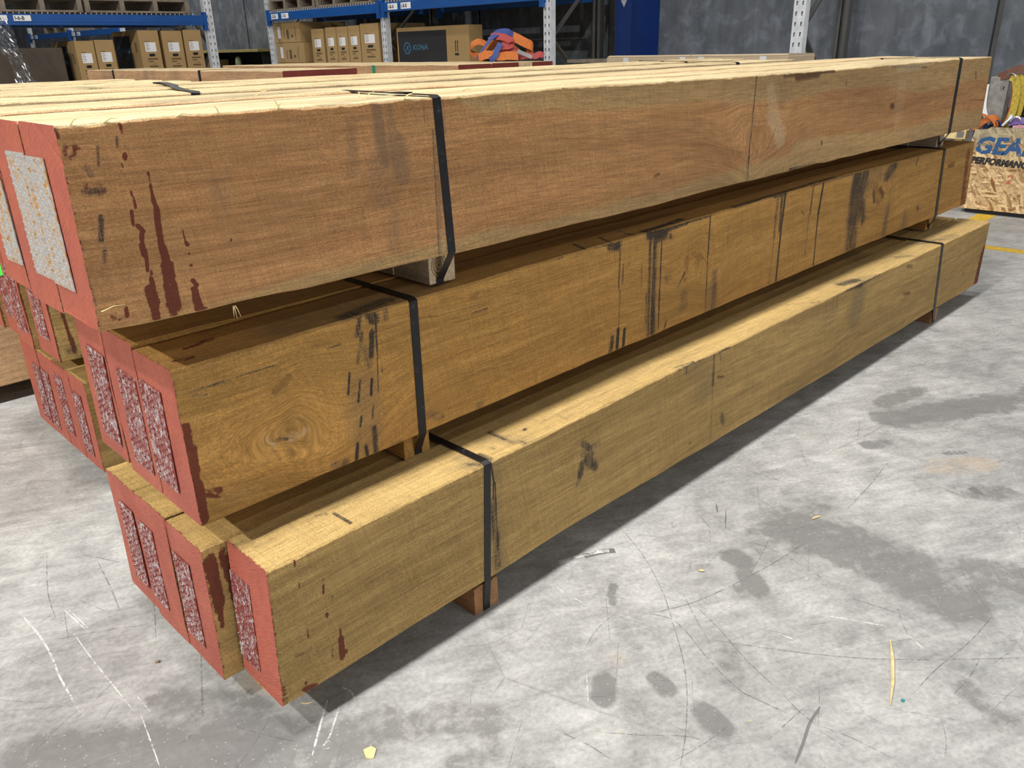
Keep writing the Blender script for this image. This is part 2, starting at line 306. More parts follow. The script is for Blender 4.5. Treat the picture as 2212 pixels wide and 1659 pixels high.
# stains and a painted strap shadow, measured on the timber faces, in metres
ST_T=[('r', -0.027, 1.042, -0.027, 1.02, 0.0022, 1), ('r', -0.027, 1.02, -0.024, 1.003, 0.0035, 1), ('r', -0.025, 1.003, -0.027, 0.977, 0.0047, 1), ('r', -0.027, 0.977, -0.028, 0.946, 0.0047, 1), ('r', -0.027, 0.946, -0.024, 0.917, 0.0061, 1), ('r', -0.025, 0.917, -0.026, 0.882, 0.0093, 1), ('r', -0.026, 0.882, -0.026, 0.851, 0.0105, 1), ('r', -0.027, 0.852, -0.028, 0.832, 0.0095, 0.55), ('r', -0.057, 1.037, -0.057, 1.03, 0.0016, 0.9), ('r', -0.055, 1.024, -0.055, 1.01, 0.0019, 1), ('r', -0.062, 1.007, -0.063, 0.987, 0.0024, 1), ('r', -0.057, 0.985, -0.051, 0.975, 0.0035, 1), ('r', -0.054, 0.97, -0.055, 0.963, 0.0035, 1), ('r', -0.057, 0.955, -0.055, 0.94, 0.0046, 1), ('r', -0.054, 0.933, -0.056, 0.916, 0.0027, 1), ('r', -0.051, 0.913, -0.051, 0.911, 0.0022, 1), ('r', -0.053, 0.902, -0.052, 0.889, 0.0036, 1), ('r', -0.058, 0.885, -0.056, 0.864, 0.0086, 1), ('r', -0.056, 0.864, -0.057, 0.834, 0.0064, 1), ('r', 0.009, 0.969, 0.01, 0.952, 0.0011, 0.9), ('r', 0.011, 0.946, 0.013, 0.943, 0.0029, 1), ('r', 0.012, 0.931, 0.013, 0.93, 0.002, 0.9), ('r', 0.009, 0.913, 0.015, 0.908, 0.0017, 1), ('r', 0.011, 0.886, 0.016, 0.877, 0.0035, 1), ('r', 0.01, 0.871, 0.013, 0.866, 0.005, 1), ('r', 0.011, 0.86, 0.013, 0.842, 0.0065, 1), ('r', 0.011, 0.84, 0.021, 0.833, 0.0059, 1), ('r', -0.055, 1.087, -0.056, 1.084, 0.0036, 1), ('r', -0.027, 1.06, -0.027, 1.056, 0.0024, 1), ('r', -0.063, 1.077, -0.061, 1.07, 0.0013, 0.8), ('r', -0.054, 1.133, -0.053, 1.12, 0.0028, 0.7), ('r', 0.008, 1.068, 0.009, 1.052, 0.0008, 0.5), ('r', -0.028, 1.076, -0.029, 1.07, 0.0011, 0.5), ('r', -0.027, 1.051, -0.027, 1.048, 0.0011, 0.9), ('r', -0.136, 1.106, -0.126, 1.101, 0.0134, 0.5), ('r', -0.139, 1.129, -0.14, 1.118, 0.0048, 0.45), ('r', -0.12, 0.856, -0.103, 0.853, 0.008, 0.48), ('r', -0.098, 0.868, -0.1, 0.853, 0.003, 0.7), ('r', -0.139, 0.849, -0.139, 0.839, 0.0039, 0.4), ('r', -0.116, 1.045, -0.098, 1.042, 0.0114, 0.4), ('b', -0.09, 1.104, -0.094, 1.077, 0.0023, 0.62), ('b', -0.061, 1.115, -0.063, 1.101, 0.0023, 0.75), ('b', -0.112, 1.077, -0.107, 1.065, 0.005, 0.6), ('b', -0.12, 1.043, -0.096, 1.042, 0.0063, 0.68), ('b', -0.106, 1.005, -0.113, 0.972, 0.0044, 0.75), ('b', -0.111, 0.958, -0.115, 0.939, 0.0034, 0.65), ('b', -0.14, 1.131, -0.139, 1.118, 0.0022, 0.7), ('b', -0.141, 0.979, -0.144, 0.94, 0.002, 0.5), ('b', -0.142, 0.925, -0.14, 0.878, 0.0023, 0.5), ('b', 0.086, 0.941, 0.086, 0.939, 0.0018, 0.8), ('b', 0.142, 0.996, 0.163, 0.995, 0.0019, 0.45), ('g', 0.084, 1.04, 0.077, 0.977, 0.0178, 0.35), ('k', -0.026, 1.047, 0.009, 1.043, 0.0004, 0.6), ('g', 0.398, 1.131, 0.402, 1.087, 0.0113, 0.8), ('g', 0.399, 1.088, 0.408, 1.03, 0.0133, 0.8), ('g', 0.425, 1.124, 0.434, 1.058, 0.0116, 0.55), ('g', 0.434, 1.058, 0.444, 1.002, 0.0217, 0.7), ('g', 0.342, 1.106, 0.336, 1.02, 0.0126, 0.5), ('g', 0.391, 1.02, 0.394, 0.971, 0.0288, 0.5), ('g', 0.422, 0.973, 0.415, 0.862, 0.014, 0.35), ('g', 0.35, 0.952, 0.346, 0.897, 0.0075, 0.25), ('g', 0.552, 1.131, 0.552, 1.075, 0.0085, 0.55), ('b', 0.479, 1.126, 0.489, 1.093, 0.0012, 0.6), ('b', 0.508, 1.124, 0.507, 1.091, 0.0012, 0.6), ('b', 0.472, 1.13, 0.478, 1.111, 0.001, 0.55), ('g', 0.53, 1.074, 0.53, 0.831, 0.0074, 0.5), ('b', 0.526, 1.077, 0.524, 0.832, 0.0013, 0.62), ('d', 0.536, 0.881, 0.535, 0.84, 0.0067, 0.6), ('b', 1.743, 1.131, 1.739, 0.951, 0.003, 0.75), ('b', 1.739, 0.951, 1.741, 0.832, 0.0031, 0.7), ('d', 1.831, 1.087, 1.865, 1.018, 0.0267, 0.7), ('d', 1.855, 1.019, 1.923, 0.945, 0.0332, 0.8), ('d', 1.836, 0.913, 1.877, 0.859, 0.0331, 0.3), ('k', 1.886, 0.968, 1.846, 0.912, 0.0044, 0.5), ('g', 1.883, 1.127, 1.911, 1.049, 0.0219, 0.4), ('k', 1.265, 0.902, 1.284, 0.905, 0.0053, 0.7), ('d', 2.842, 1.047, 2.849, 0.932, 0.0457, 0.5), ('k', 2.764, 0.985, 2.788, 0.983, 0.0106, 1), ('b', 2.214, 0.904, 2.218, 0.896, 0.0054, 0.8), ('k', 3.645, 0.954, 3.905, 0.945, 0.0055, 0.6), ('k', 3.665, 1.073, 3.682, 1.051, 0.0104, 0.6), ('g', 1.891, 1.119, 1.921, 1.075, 0.0329, 0.45), ('k', 1.91, 1.125, 2.005, 1.127, 0.009, 0.8), ('k', 1.995, 1.124, 2.129, 1.127, 0.0203, 0.8), ('k', 2.129, 1.128, 2.248, 1.128, 0.009, 0.75), ('d', 2.698, 1.131, 2.792, 1.129, 0.0103, 0.7), ('d', 2.793, 1.126, 2.991, 1.126, 0.0276, 0.8), ('d', 2.99, 1.127, 3.132, 1.127, 0.0119, 0.7), ('b', 2.716, 1.124, 3.067, 1.113, 0.0046, 0.6), ('k', 2.345, 1.102, 2.35, 1.075, 0.0035, 0.6), ('b', 2.008, 0.834, 2.184, 0.831, 0.0076, 0.8)]
ST_M=[('b', 0.324, 0.746, 0.312, 0.712, 0.0058, 0.7), ('b', 0.325, 0.715, 0.308, 0.657, 0.0051, 0.6), ('b', 0.348, 0.747, 0.355, 0.735, 0.0139, 0.8), ('b', 0.348, 0.709, 0.341, 0.662, 0.0068, 0.85), ('b', 0.359, 0.741, 0.356, 0.665, 0.0024, 0.85), ('b', 0.356, 0.665, 0.35, 0.58, 0.0016, 0.75), ('b', 0.329, 0.68, 0.335, 0.646, 0.01, 0.5), ('b', 0.287, 0.642, 0.279, 0.599, 0.0027, 0.9), ('b', 0.31, 0.621, 0.3, 0.574, 0.0028, 0.8), ('b', 0.337, 0.613, 0.332, 0.58, 0.0032, 0.95), ('b', 0.364, 0.63, 0.364, 0.619, 0.0016, 0.8), ('b', 0.304, 0.543, 0.299, 0.522, 0.0032, 0.8), ('b', 0.335, 0.555, 0.329, 0.527, 0.0025, 0.7), ('g', 0.314, 0.606, 0.314, 0.494, 0.0403, 0.45), ('b', 0.288, 0.485, 0.281, 0.451, 0.0044, 0.95), ('b', 0.307, 0.474, 0.309, 0.452, 0.0045, 0.95), ('b', 0.332, 0.507, 0.33, 0.454, 0.0071, 0.8), ('b', 0.384, 0.749, 0.384, 0.728, 0.0069, 0.55), ('b', 0.229, 0.461, 0.257, 0.457, 0.0098, 0.55), ('b', 0.374, 0.453, 0.396, 0.449, 0.0078, 0.5), ('b', -0.027, 0.702, 0.057, 0.7, 0.0011, 0.75), ('b', 0.057, 0.7, 0.173, 0.701, 0.0015, 0.75), ('b', -0.02, 0.69, 0.003, 0.688, 0.0021, 0.75), ('b', 0.245, 0.704, 0.273, 0.705, 0.0026, 0.7), ('k', 0.218, 0.72, 0.258, 0.716, 0.0073, 0.45), ('k', 0.128, 0.654, 0.158, 0.671, 0.0086, 0.5), ('k', 0.089, 0.637, 0.128, 0.654, 0.0067, 0.3), ('b', 0.119, 0.559, 0.137, 0.553, 0.0038, 0.85), ('k', 0.137, 0.573, 0.155, 0.566, 0.0018, 0.5), ('d', 0.092, 0.572, 0.106, 0.55, 0.0103, 0.45), ('d', 0.141, 0.551, 0.177, 0.555, 0.009, 0.6), ('d', 0.005, 0.483, 0.06, 0.474, 0.015, 0.4), ('d', 0.088, 0.55, 0.09, 0.535, 0.0102, 0.3), ('r', -0.044, 0.641, -0.043, 0.599, 0.0091, 0.8), ('r', -0.04, 0.598, -0.044, 0.528, 0.0092, 0.8), ('r', -0.041, 0.527, -0.043, 0.46, 0.0094, 0.95), ('r', -0.023, 0.503, -0.008, 0.499, 0.0112, 0.6), ('r', -0.026, 0.544, -0.002, 0.537, 0.0032, 0.4), ('d', -0.019, 0.746, 0.128, 0.738, 0.0063, 0.35), ('r', 0.061, 0.779, 0.083, 0.781, 0.0035, 0.45), ('b', 1.136, 0.745, 1.133, 0.626, 0.0032, 0.7), ('b', 1.14, 0.624, 1.138, 0.508, 0.0026, 0.6), ('b', 1.137, 0.513, 1.133, 0.456, 0.0067, 1), ('b', 1.165, 0.506, 1.161, 0.456, 0.0061, 1), ('b', 1.113, 0.495, 1.105, 0.45, 0.0095, 0.8), ('b', 1.096, 0.748, 1.117, 0.745, 0.0153, 0.8), ('b', 1.266, 0.754, 1.274, 0.458, 0.0064, 0.72), ('b', 1.291, 0.75, 1.294, 0.463, 0.0121, 0.8), ('b', 1.319, 0.746, 1.322, 0.466, 0.0033, 0.85), ('b', 1.261, 0.588, 1.262, 0.456, 0.0024, 0.7), ('b', 1.232, 0.674, 1.234, 0.527, 0.0019, 0.6), ('b', 1.151, 0.69, 1.149, 0.636, 0.0022, 0.75), ('b', 1.175, 0.69, 1.171, 0.677, 0.0022, 0.6), ('b', 1.449, 0.542, 1.439, 0.508, 0.0199, 0.45), ('b', 1.358, 0.616, 1.358, 0.611, 0.0127, 0.45), ('b', 0.478, 0.486, 0.511, 0.47, 0.0103, 0.5), ('b', 0.621, 0.46, 0.632, 0.463, 0.0104, 0.5), ('k', 0.53, 0.732, 0.577, 0.728, 0.0056, 0.5), ('k', 0.615, 0.72, 0.632, 0.723, 0.0074, 0.6), ('b', 0.615, 0.683, 0.661, 0.684, 0.0013, 0.75), ('b', 0.584, 0.697, 0.649, 0.7, 0.001, 0.5), ('k', 0.469, 0.709, 0.514, 0.702, 0.0031, 0.5), ('b', 1.411, 0.572, 1.442, 0.608, 0.0044, 0.6), ('b', 1.351, 0.458, 1.362, 0.481, 0.0043, 0.7), ('b', 1.476, 0.447, 1.423, 0.453, 0.0037, 0.6), ('b', 0.898, 0.755, 0.916, 0.756, 0.0048, 0.8), ('b', 0.991, 0.759, 1.089, 0.754, 0.004, 0.85), ('b', 1.27, 0.754, 1.325, 0.745, 0.0238, 0.95), ('b', 1.324, 0.75, 1.437, 0.755, 0.0084, 0.9), ('b', 1.437, 0.757, 1.557, 0.758, 0.0072, 0.85), ('b', 1.105, 0.747, 1.126, 0.745, 0.0154, 0.85), ('b', 1.558, 0.755, 1.56, 0.636, 0.0033, 0.9), ('b', 1.56, 0.636, 1.567, 0.457, 0.0024, 0.75), ('b', 1.605, 0.57, 1.608, 0.464, 0.017, 0.6), ('g', 1.59, 0.511, 1.596, 0.466, 0.0399, 0.5), ('b', 1.666, 0.709, 1.669, 0.626, 0.002, 0.5), ('b', 1.352, 0.617, 1.357, 0.606, 0.0143, 0.5), ('k', 1.449, 0.647, 1.446, 0.593, 0.0134, 0.6), ('k', 1.482, 0.655, 1.528, 0.637, 0.012, 0.5), ('b', 1.443, 0.543, 1.455, 0.51, 0.0154, 0.45), ('b', 1.358, 0.73, 1.362, 0.725, 0.0083, 0.7), ('b', 1.959, 0.757, 1.96, 0.62, 0.0084, 0.62), ('b', 1.988, 0.753, 1.995, 0.642, 0.0098, 0.7), ('b', 2.009, 0.758, 2.004, 0.652, 0.0062, 0.9), ('b', 2.004, 0.652, 2.006, 0.457, 0.0063, 0.85), ('b', 1.96, 0.62, 1.959, 0.461, 0.0049, 0.5), ('b', 2.283, 0.757, 2.27, 0.651, 0.0064, 1), ('b', 2.27, 0.651, 2.282, 0.461, 0.0051, 0.85), ('b', 2.207, 0.758, 2.204, 0.661, 0.0055, 0.7), ('b', 2.198, 0.662, 2.203, 0.519, 0.0056, 0.5), ('b', 2.566, 0.758, 2.558, 0.695, 0.0411, 0.85), ('b', 2.566, 0.694, 2.577, 0.592, 0.0501, 0.78), ('b', 2.57, 0.593, 2.591, 0.48, 0.051, 0.7), ('b', 2.629, 0.748, 2.623, 0.699, 0.0373, 0.8), ('b', 2.616, 0.7, 2.667, 0.572, 0.0225, 0.8), ('b', 2.752, 0.746, 2.685, 0.716, 0.0532, 0.45), ('b', 2.912, 0.755, 2.844, 0.717, 0.0286, 0.75), ('b', 2.914, 0.708, 2.907, 0.596, 0.0156, 0.4), ('b', 2.913, 0.581, 2.904, 0.473, 0.0258, 0.6), ('b', 3.112, 0.503, 3.102, 0.461, 0.0435, 0.5), ('b', 3.157, 0.759, 3.142, 0.73, 0.0086, 0.7), ('b', 3.239, 0.536, 3.251, 0.529, 0.0115, 0.7), ('k', 2.735, 0.666, 2.755, 0.63, 0.0109, 0.8), ('k', 2.795, 0.674, 2.831, 0.643, 0.0131, 0.85), ('k', 2.744, 0.684, 2.8, 0.618, 0.0275, 0.5), ('k', 2.138, 0.682, 2.159, 0.67, 0.0053, 0.7), ('b', 2.191, 0.763, 2.521, 0.765, 0.0059, 0.8), ('b', 1.937, 0.76, 2.014, 0.76, 0.0084, 0.8), ('k', 3.555, 0.678, 3.62, 0.678, 0.0156, 0.6), ('r', 3.797, 0.706, 3.852, 0.462, 0.0317, 0.6)]
ST_B=[('r', 0.133, 0.176, 0.132, 0.155, 0.0023, 1), ('r', 0.132, 0.155, 0.13, 0.11, 0.0064, 0.95), ('r', 0.131, 0.126, 0.142, 0.117, 0.005, 0.7), ('r', 0.11, 0.292, 0.108, 0.276, 0.0025, 0.9), ('r', 0.109, 0.228, 0.109, 0.222, 0.0033, 0.9), ('r', 0.065, 0.217, 0.065, 0.196, 0.0021, 0.65), ('r', 0.06, 0.374, 0.059, 0.362, 0.002, 0.8), ('r', 0.062, 0.324, 0.062, 0.312, 0.0017, 0.7), ('r', 0.067, 0.178, 0.068, 0.17, 0.0021, 0.6), ('r', 0.042, 0.089, 0.066, 0.081, 0.0065, 0.7), ('r', 0.046, 0.103, 0.044, 0.075, 0.0029, 0.7), ('r', 0.11, 0.144, 0.109, 0.124, 0.0026, 0.5), ('r', -0.002, 0.123, -0.002, 0.086, 0.0086, 0.5), ('b', 0.111, 0.309, 0.111, 0.303, 0.0018, 0.6), ('b', 0.125, 0.259, 0.126, 0.256, 0.0022, 0.7), ('k', 0.036, 0.174, 0.047, 0.171, 0.0053, 0.5), ('b', 0.312, 0.292, 0.312, 0.288, 0.0017, 0.6), ('b', 0.271, 0.369, 0.273, 0.366, 0.002, 0.6), ('b', 0.474, 0.165, 0.474, 0.162, 0.002, 0.6), ('k', 0.194, 0.184, 0.2, 0.18, 0.0028, 0.6), ('b', 0.109, 0.039, 0.109, 0.035, 0.0011, 0.5), ('b', 0.862, 0.31, 0.891, 0.285, 0.0098, 0.7), ('b', 0.865, 0.28, 0.898, 0.268, 0.0112, 0.6), ('b', 0.879, 0.261, 0.899, 0.239, 0.0167, 0.68), ('b', 0.859, 0.254, 0.853, 0.224, 0.0117, 0.75), ('b', 0.906, 0.236, 0.913, 0.224, 0.0122, 0.75), ('b', 0.847, 0.212, 0.841, 0.205, 0.0084, 0.55), ('b', 0.904, 0.289, 0.924, 0.286, 0.0088, 0.5), ('b', 1.451, 0.381, 1.457, 0.282, 0.0058, 0.7), ('b', 1.457, 0.282, 1.468, 0.1, 0.0025, 0.55), ('b', 1.308, 0.384, 1.309, 0.364, 0.0044, 0.6), ('g', 1.363, 0.378, 1.417, 0.294, 0.056, 0.35), ('b', 1.271, 0.39, 1.405, 0.389, 0.008, 0.85), ('b', 1.405, 0.389, 1.533, 0.382, 0.0059, 0.85), ('b', 1.524, 0.157, 1.537, 0.133, 0.0137, 0.6), ('b', 1.483, 0.375, 1.491, 0.352, 0.004, 0.6), ('k', 1.48, 0.301, 1.514, 0.291, 0.005, 0.7), ('b', 1.353, 0.129, 1.356, 0.126, 0.0047, 0.7), ('b', 0.549, 0.382, 0.557, 0.324, 0.0025, 1), ('b', 0.555, 0.325, 0.553, 0.287, 0.0031, 0.9), ('b', 0.552, 0.287, 0.551, 0.191, 0.0093, 0.62), ('b', 0.557, 0.188, 0.559, 0.105, 0.0143, 0.62), ('b', 0.56, 0.327, 0.562, 0.103, 0.0016, 0.9), ('g', 0.562, 0.377, 0.583, 0.092, 0.0157, 0.4), ('b', 0.522, 0.384, 0.498, 0.398, 0.0072, 0.3), ('b', 2.274, 0.402, 2.463, 0.383, 0.0197, 0.85), ('b', 2.463, 0.383, 2.629, 0.385, 0.0108, 0.75), ('b', 2.174, 0.381, 2.18, 0.337, 0.006, 0.4), ('b', 2.228, 0.375, 2.237, 0.323, 0.0062, 0.4), ('b', 2.26, 0.38, 2.269, 0.328, 0.0063, 0.45), ('g', 2.453, 0.324, 2.445, 0.261, 0.0607, 0.6), ('g', 2.2, 0.381, 2.212, 0.342, 0.0682, 0.3), ('r', 3.962, 0.209, 3.947, 0.065, 0.0574, 0.85), ('b', 3.665, 0.175, 3.685, 0.164, 0.0121, 0.6), ('k', 2.921, 0.24, 2.991, 0.224, 0.0089, 0.5), ('k', 2.907, 0.356, 2.965, 0.345, 0.0087, 0.5)]  # black rows along the near strap include its shadow, painted in
ST_BT=[('b', 0.166, 0.093, 0.183, 0.083, 0.0049, 0.6), ('b', 0.194, 0.076, 0.196, 0.021, 0.0042, 0.85), ('b', 0.24, 0.045, 0.24, 0.044, 0.0017, 0.6), ('b', 0.028, 0.089, 0.035, 0.084, 0.0028, 0.6), ('b', 0.013, 0.081, 0.029, 0.072, 0.0015, 0.4), ('b', 0.461, 0.043, 0.501, 0.027, 0.0145, 0.35), ('b', 0.509, 0.025, 0.524, 0.009, 0.0073, 0.65), ('g', 0.517, 0.056, 0.511, -0.005, 0.022, 0.5), ('d', 0.267, 0.016, 0.354, 0.018, 0.0101, 0.3), ('b', 0.647, 0.103, 0.643, 0.054, 0.0098, 0.8), ('b', 0.643, 0.054, 0.662, 0.008, 0.0085, 0.7), ('b', 0.586, 0.061, 0.598, 0.041, 0.0068, 0.6), ('b', 0.713, 0.057, 0.725, 0.05, 0.0044, 0.95), ('b', 0.555, 0.04, 0.557, 0.009, 0.0082, 0.7), ('g', 0.612, 0.089, 0.675, 0.02, 0.0271, 0.4), ('b', 1.272, 0.012, 1.347, 0.005, 0.0047, 0.6), ('b', 0.782, 0.057, 0.781, 0.054, 0.0016, 0.7), ('b', 0.825, 0.045, 0.824, 0.018, 0.0041, 0.4), ('b', 2.376, 0.044, 2.482, 0.027, 0.0187, 0.75), ('b', 2.09, 0.021, 2.127, 0.008, 0.0075, 0.6), ('g', 2.398, 0.054, 2.584, -0.019, 0.0315, 0.5), ('b', 2.936, 0.056, 2.999, 0.026, 0.0174, 0.55), ('b', 3.327, 0.076, 3.406, 0.032, 0.0113, 0.6), ('b', 3.246, 0.068, 3.328, 0.048, 0.0082, 0.6), ('b', 3.477, 0.056, 3.546, 0.028, 0.01, 0.5), ('g', 3.224, 0.096, 3.51, 0.016, 0.0339, 0.5), ('b', 2.013, 0.08, 2.072, 0.042, 0.0104, 0.45), ('g', 3.44, 0.102, 3.715, 0.121, 0.0316, 0.4)]
SAP_TOP=[(0.546, 1.14), (0.613, 1.115), (0.686, 1.094), (0.736, 1.101), (0.769, 1.092), (0.871, 1.096), (0.967, 1.081), (1.155, 1.075), (1.347, 1.079), (1.505, 1.077), (1.638, 1.058), (1.778, 1.057), (1.941, 1.047), (2.057, 1.051), (2.23, 1.065), (2.635, 1.063), (2.968, 1.023), (3.112, 1.016), (3.331, 1.032), (3.843, 1.045)]
SAP_BOT=[(-0.124, 0.835), (0.038, 0.837), (0.226, 0.854), (0.414, 0.852), (0.565, 0.856), (0.728, 0.863), (0.737, 0.849), (0.965, 0.854), (1.147, 0.86), (1.33, 0.853), (1.49, 0.869), (1.714, 0.877), (1.978, 0.884), (2.032, 0.923), (2.404, 0.913), (2.775, 0.894), (3.115, 0.893), (3.396, 0.907), (3.834, 0.907)]
SCR_D=[[(1.047, 0.057), (0.977, -0.084), (0.927, -0.169), (0.853, -0.266), (0.768, -0.355), (0.7, -0.423), (0.623, -0.485), (0.528, -0.545), (0.459, -0.58)], [(0.767, -0.279), (0.789, -0.329), (0.775, -0.383), (0.742, -0.448), (0.717, -0.506), (0.699, -0.566), (0.703, -0.611), (0.709, -0.662)], [(0.871, -0.332), (0.839, -0.42), (0.788, -0.524), (0.755, -0.615), (0.723, -0.699), (0.736, -0.777), (0.741, -0.854)], [(1.306, -0.855), (1.176, -0.847), (1.037, -0.825), (0.931, -0.817)], [(0.79, -0.434), (0.851, -0.539), (0.923, -0.649), (1.033, -0.783), (1.192, -0.942)], [(0.774, -0.286), (0.874, -0.335), (1.007, -0.369), (1.165, -0.397), (1.288, -0.41)], [(1.869, -0.392), (1.672, -0.41), (1.526, -0.417)], [(1.07, -0.374), (1.173, -0.351), (1.269, -0.323)], [(1.529, -0.022), (1.536, -0.15), (1.55, -0.26)], [(1.125, -0.88), (1.05, -0.882), (0.986, -0.875)], [(0.364, -0.358), (0.379, -0.426), (0.382, -0.479)], [(0.416, -0.421), (0.466, -0.484), (0.52, -0.544), (0.539, -0.579)], [(1.182, -0.259), (1.198, -0.349), (1.188, -0.448)], [(0.586, -0.249), (0.65, -0.23), (0.723, -0.226)], [(-0.045, 0.888), (-0.062, 0.761), (-0.084, 0.629)], [(-0.126, 1.027), (-0.18, 0.841), (-0.201, 0.712)], [(-0.277, 0.666), (-0.149, 0.597), (-0.05, 0.532)], [(-0.234, 0.727), (-0.17, 0.753)], [(-0.178, 0.729), (-0.205, 0.618)], [(-0.01, 0.365), (-0.063, 0.249), (-0.098, 0.171)], [(-0.068, 0.965), (0.002, 0.826)], [(-0.07, 0.112), (-0.026, 0.024), (0.008, -0.032)], [(0.016, 0.701), (-0.019, 0.593), (-0.066, 0.471)], [(1.211, -0.135), (1.16, -0.221)], [(1.167, -0.734), (1.158, -0.671), (1.143, -0.598)], [(0.75, -0.677), (0.621, -0.665)]]
SCR_K=[[(0.77, -0.698), (0.715, -0.703), (0.663, -0.716), (0.607, -0.728)], [(1.285, -0.174), (1.203, -0.222)], [(1.296, -0.136), (1.259, -0.163)]]
SCR_W=[[(1.034, -0.57), (1.067, -0.631), (1.098, -0.695)], [(1.101, -0.72), (1.098, -0.75), (1.079, -0.782)], [(0.911, -0.54), (0.922, -0.589)], [(0.697, -0.058), (0.693, -0.102), (0.696, -0.146)], [(0.519, -0.306), (0.462, -0.358)], [(1.142, -0.482), (1.142, -0.488)], [(-0.189, 0.63), (-0.191, 0.512), (-0.189, 0.374), (-0.188, 0.295)], [(-0.253, 0.809), (-0.247, 0.682), (-0.25, 0.592), (-0.26, 0.498), (-0.265, 0.368)], [(-0.168, 0.74), (-0.158, 0.607)], [(-0.175, 0.737), (-0.164, 0.614)], [(0.101, 0.03), (0.05, -0.021), (0.001, -0.071)], [(0.109, -0.001), (0.05, -0.055), (0.025, -0.067), (0.035, -0.079)], [(0.141, 0.039), (0.147, 0.013), (0.137, -0.015)], [(-0.167, 0.327), (-0.165, 0.264)], [(-0.181, 0.273), (-0.198, 0.176), (-0.21, 0.111)]]

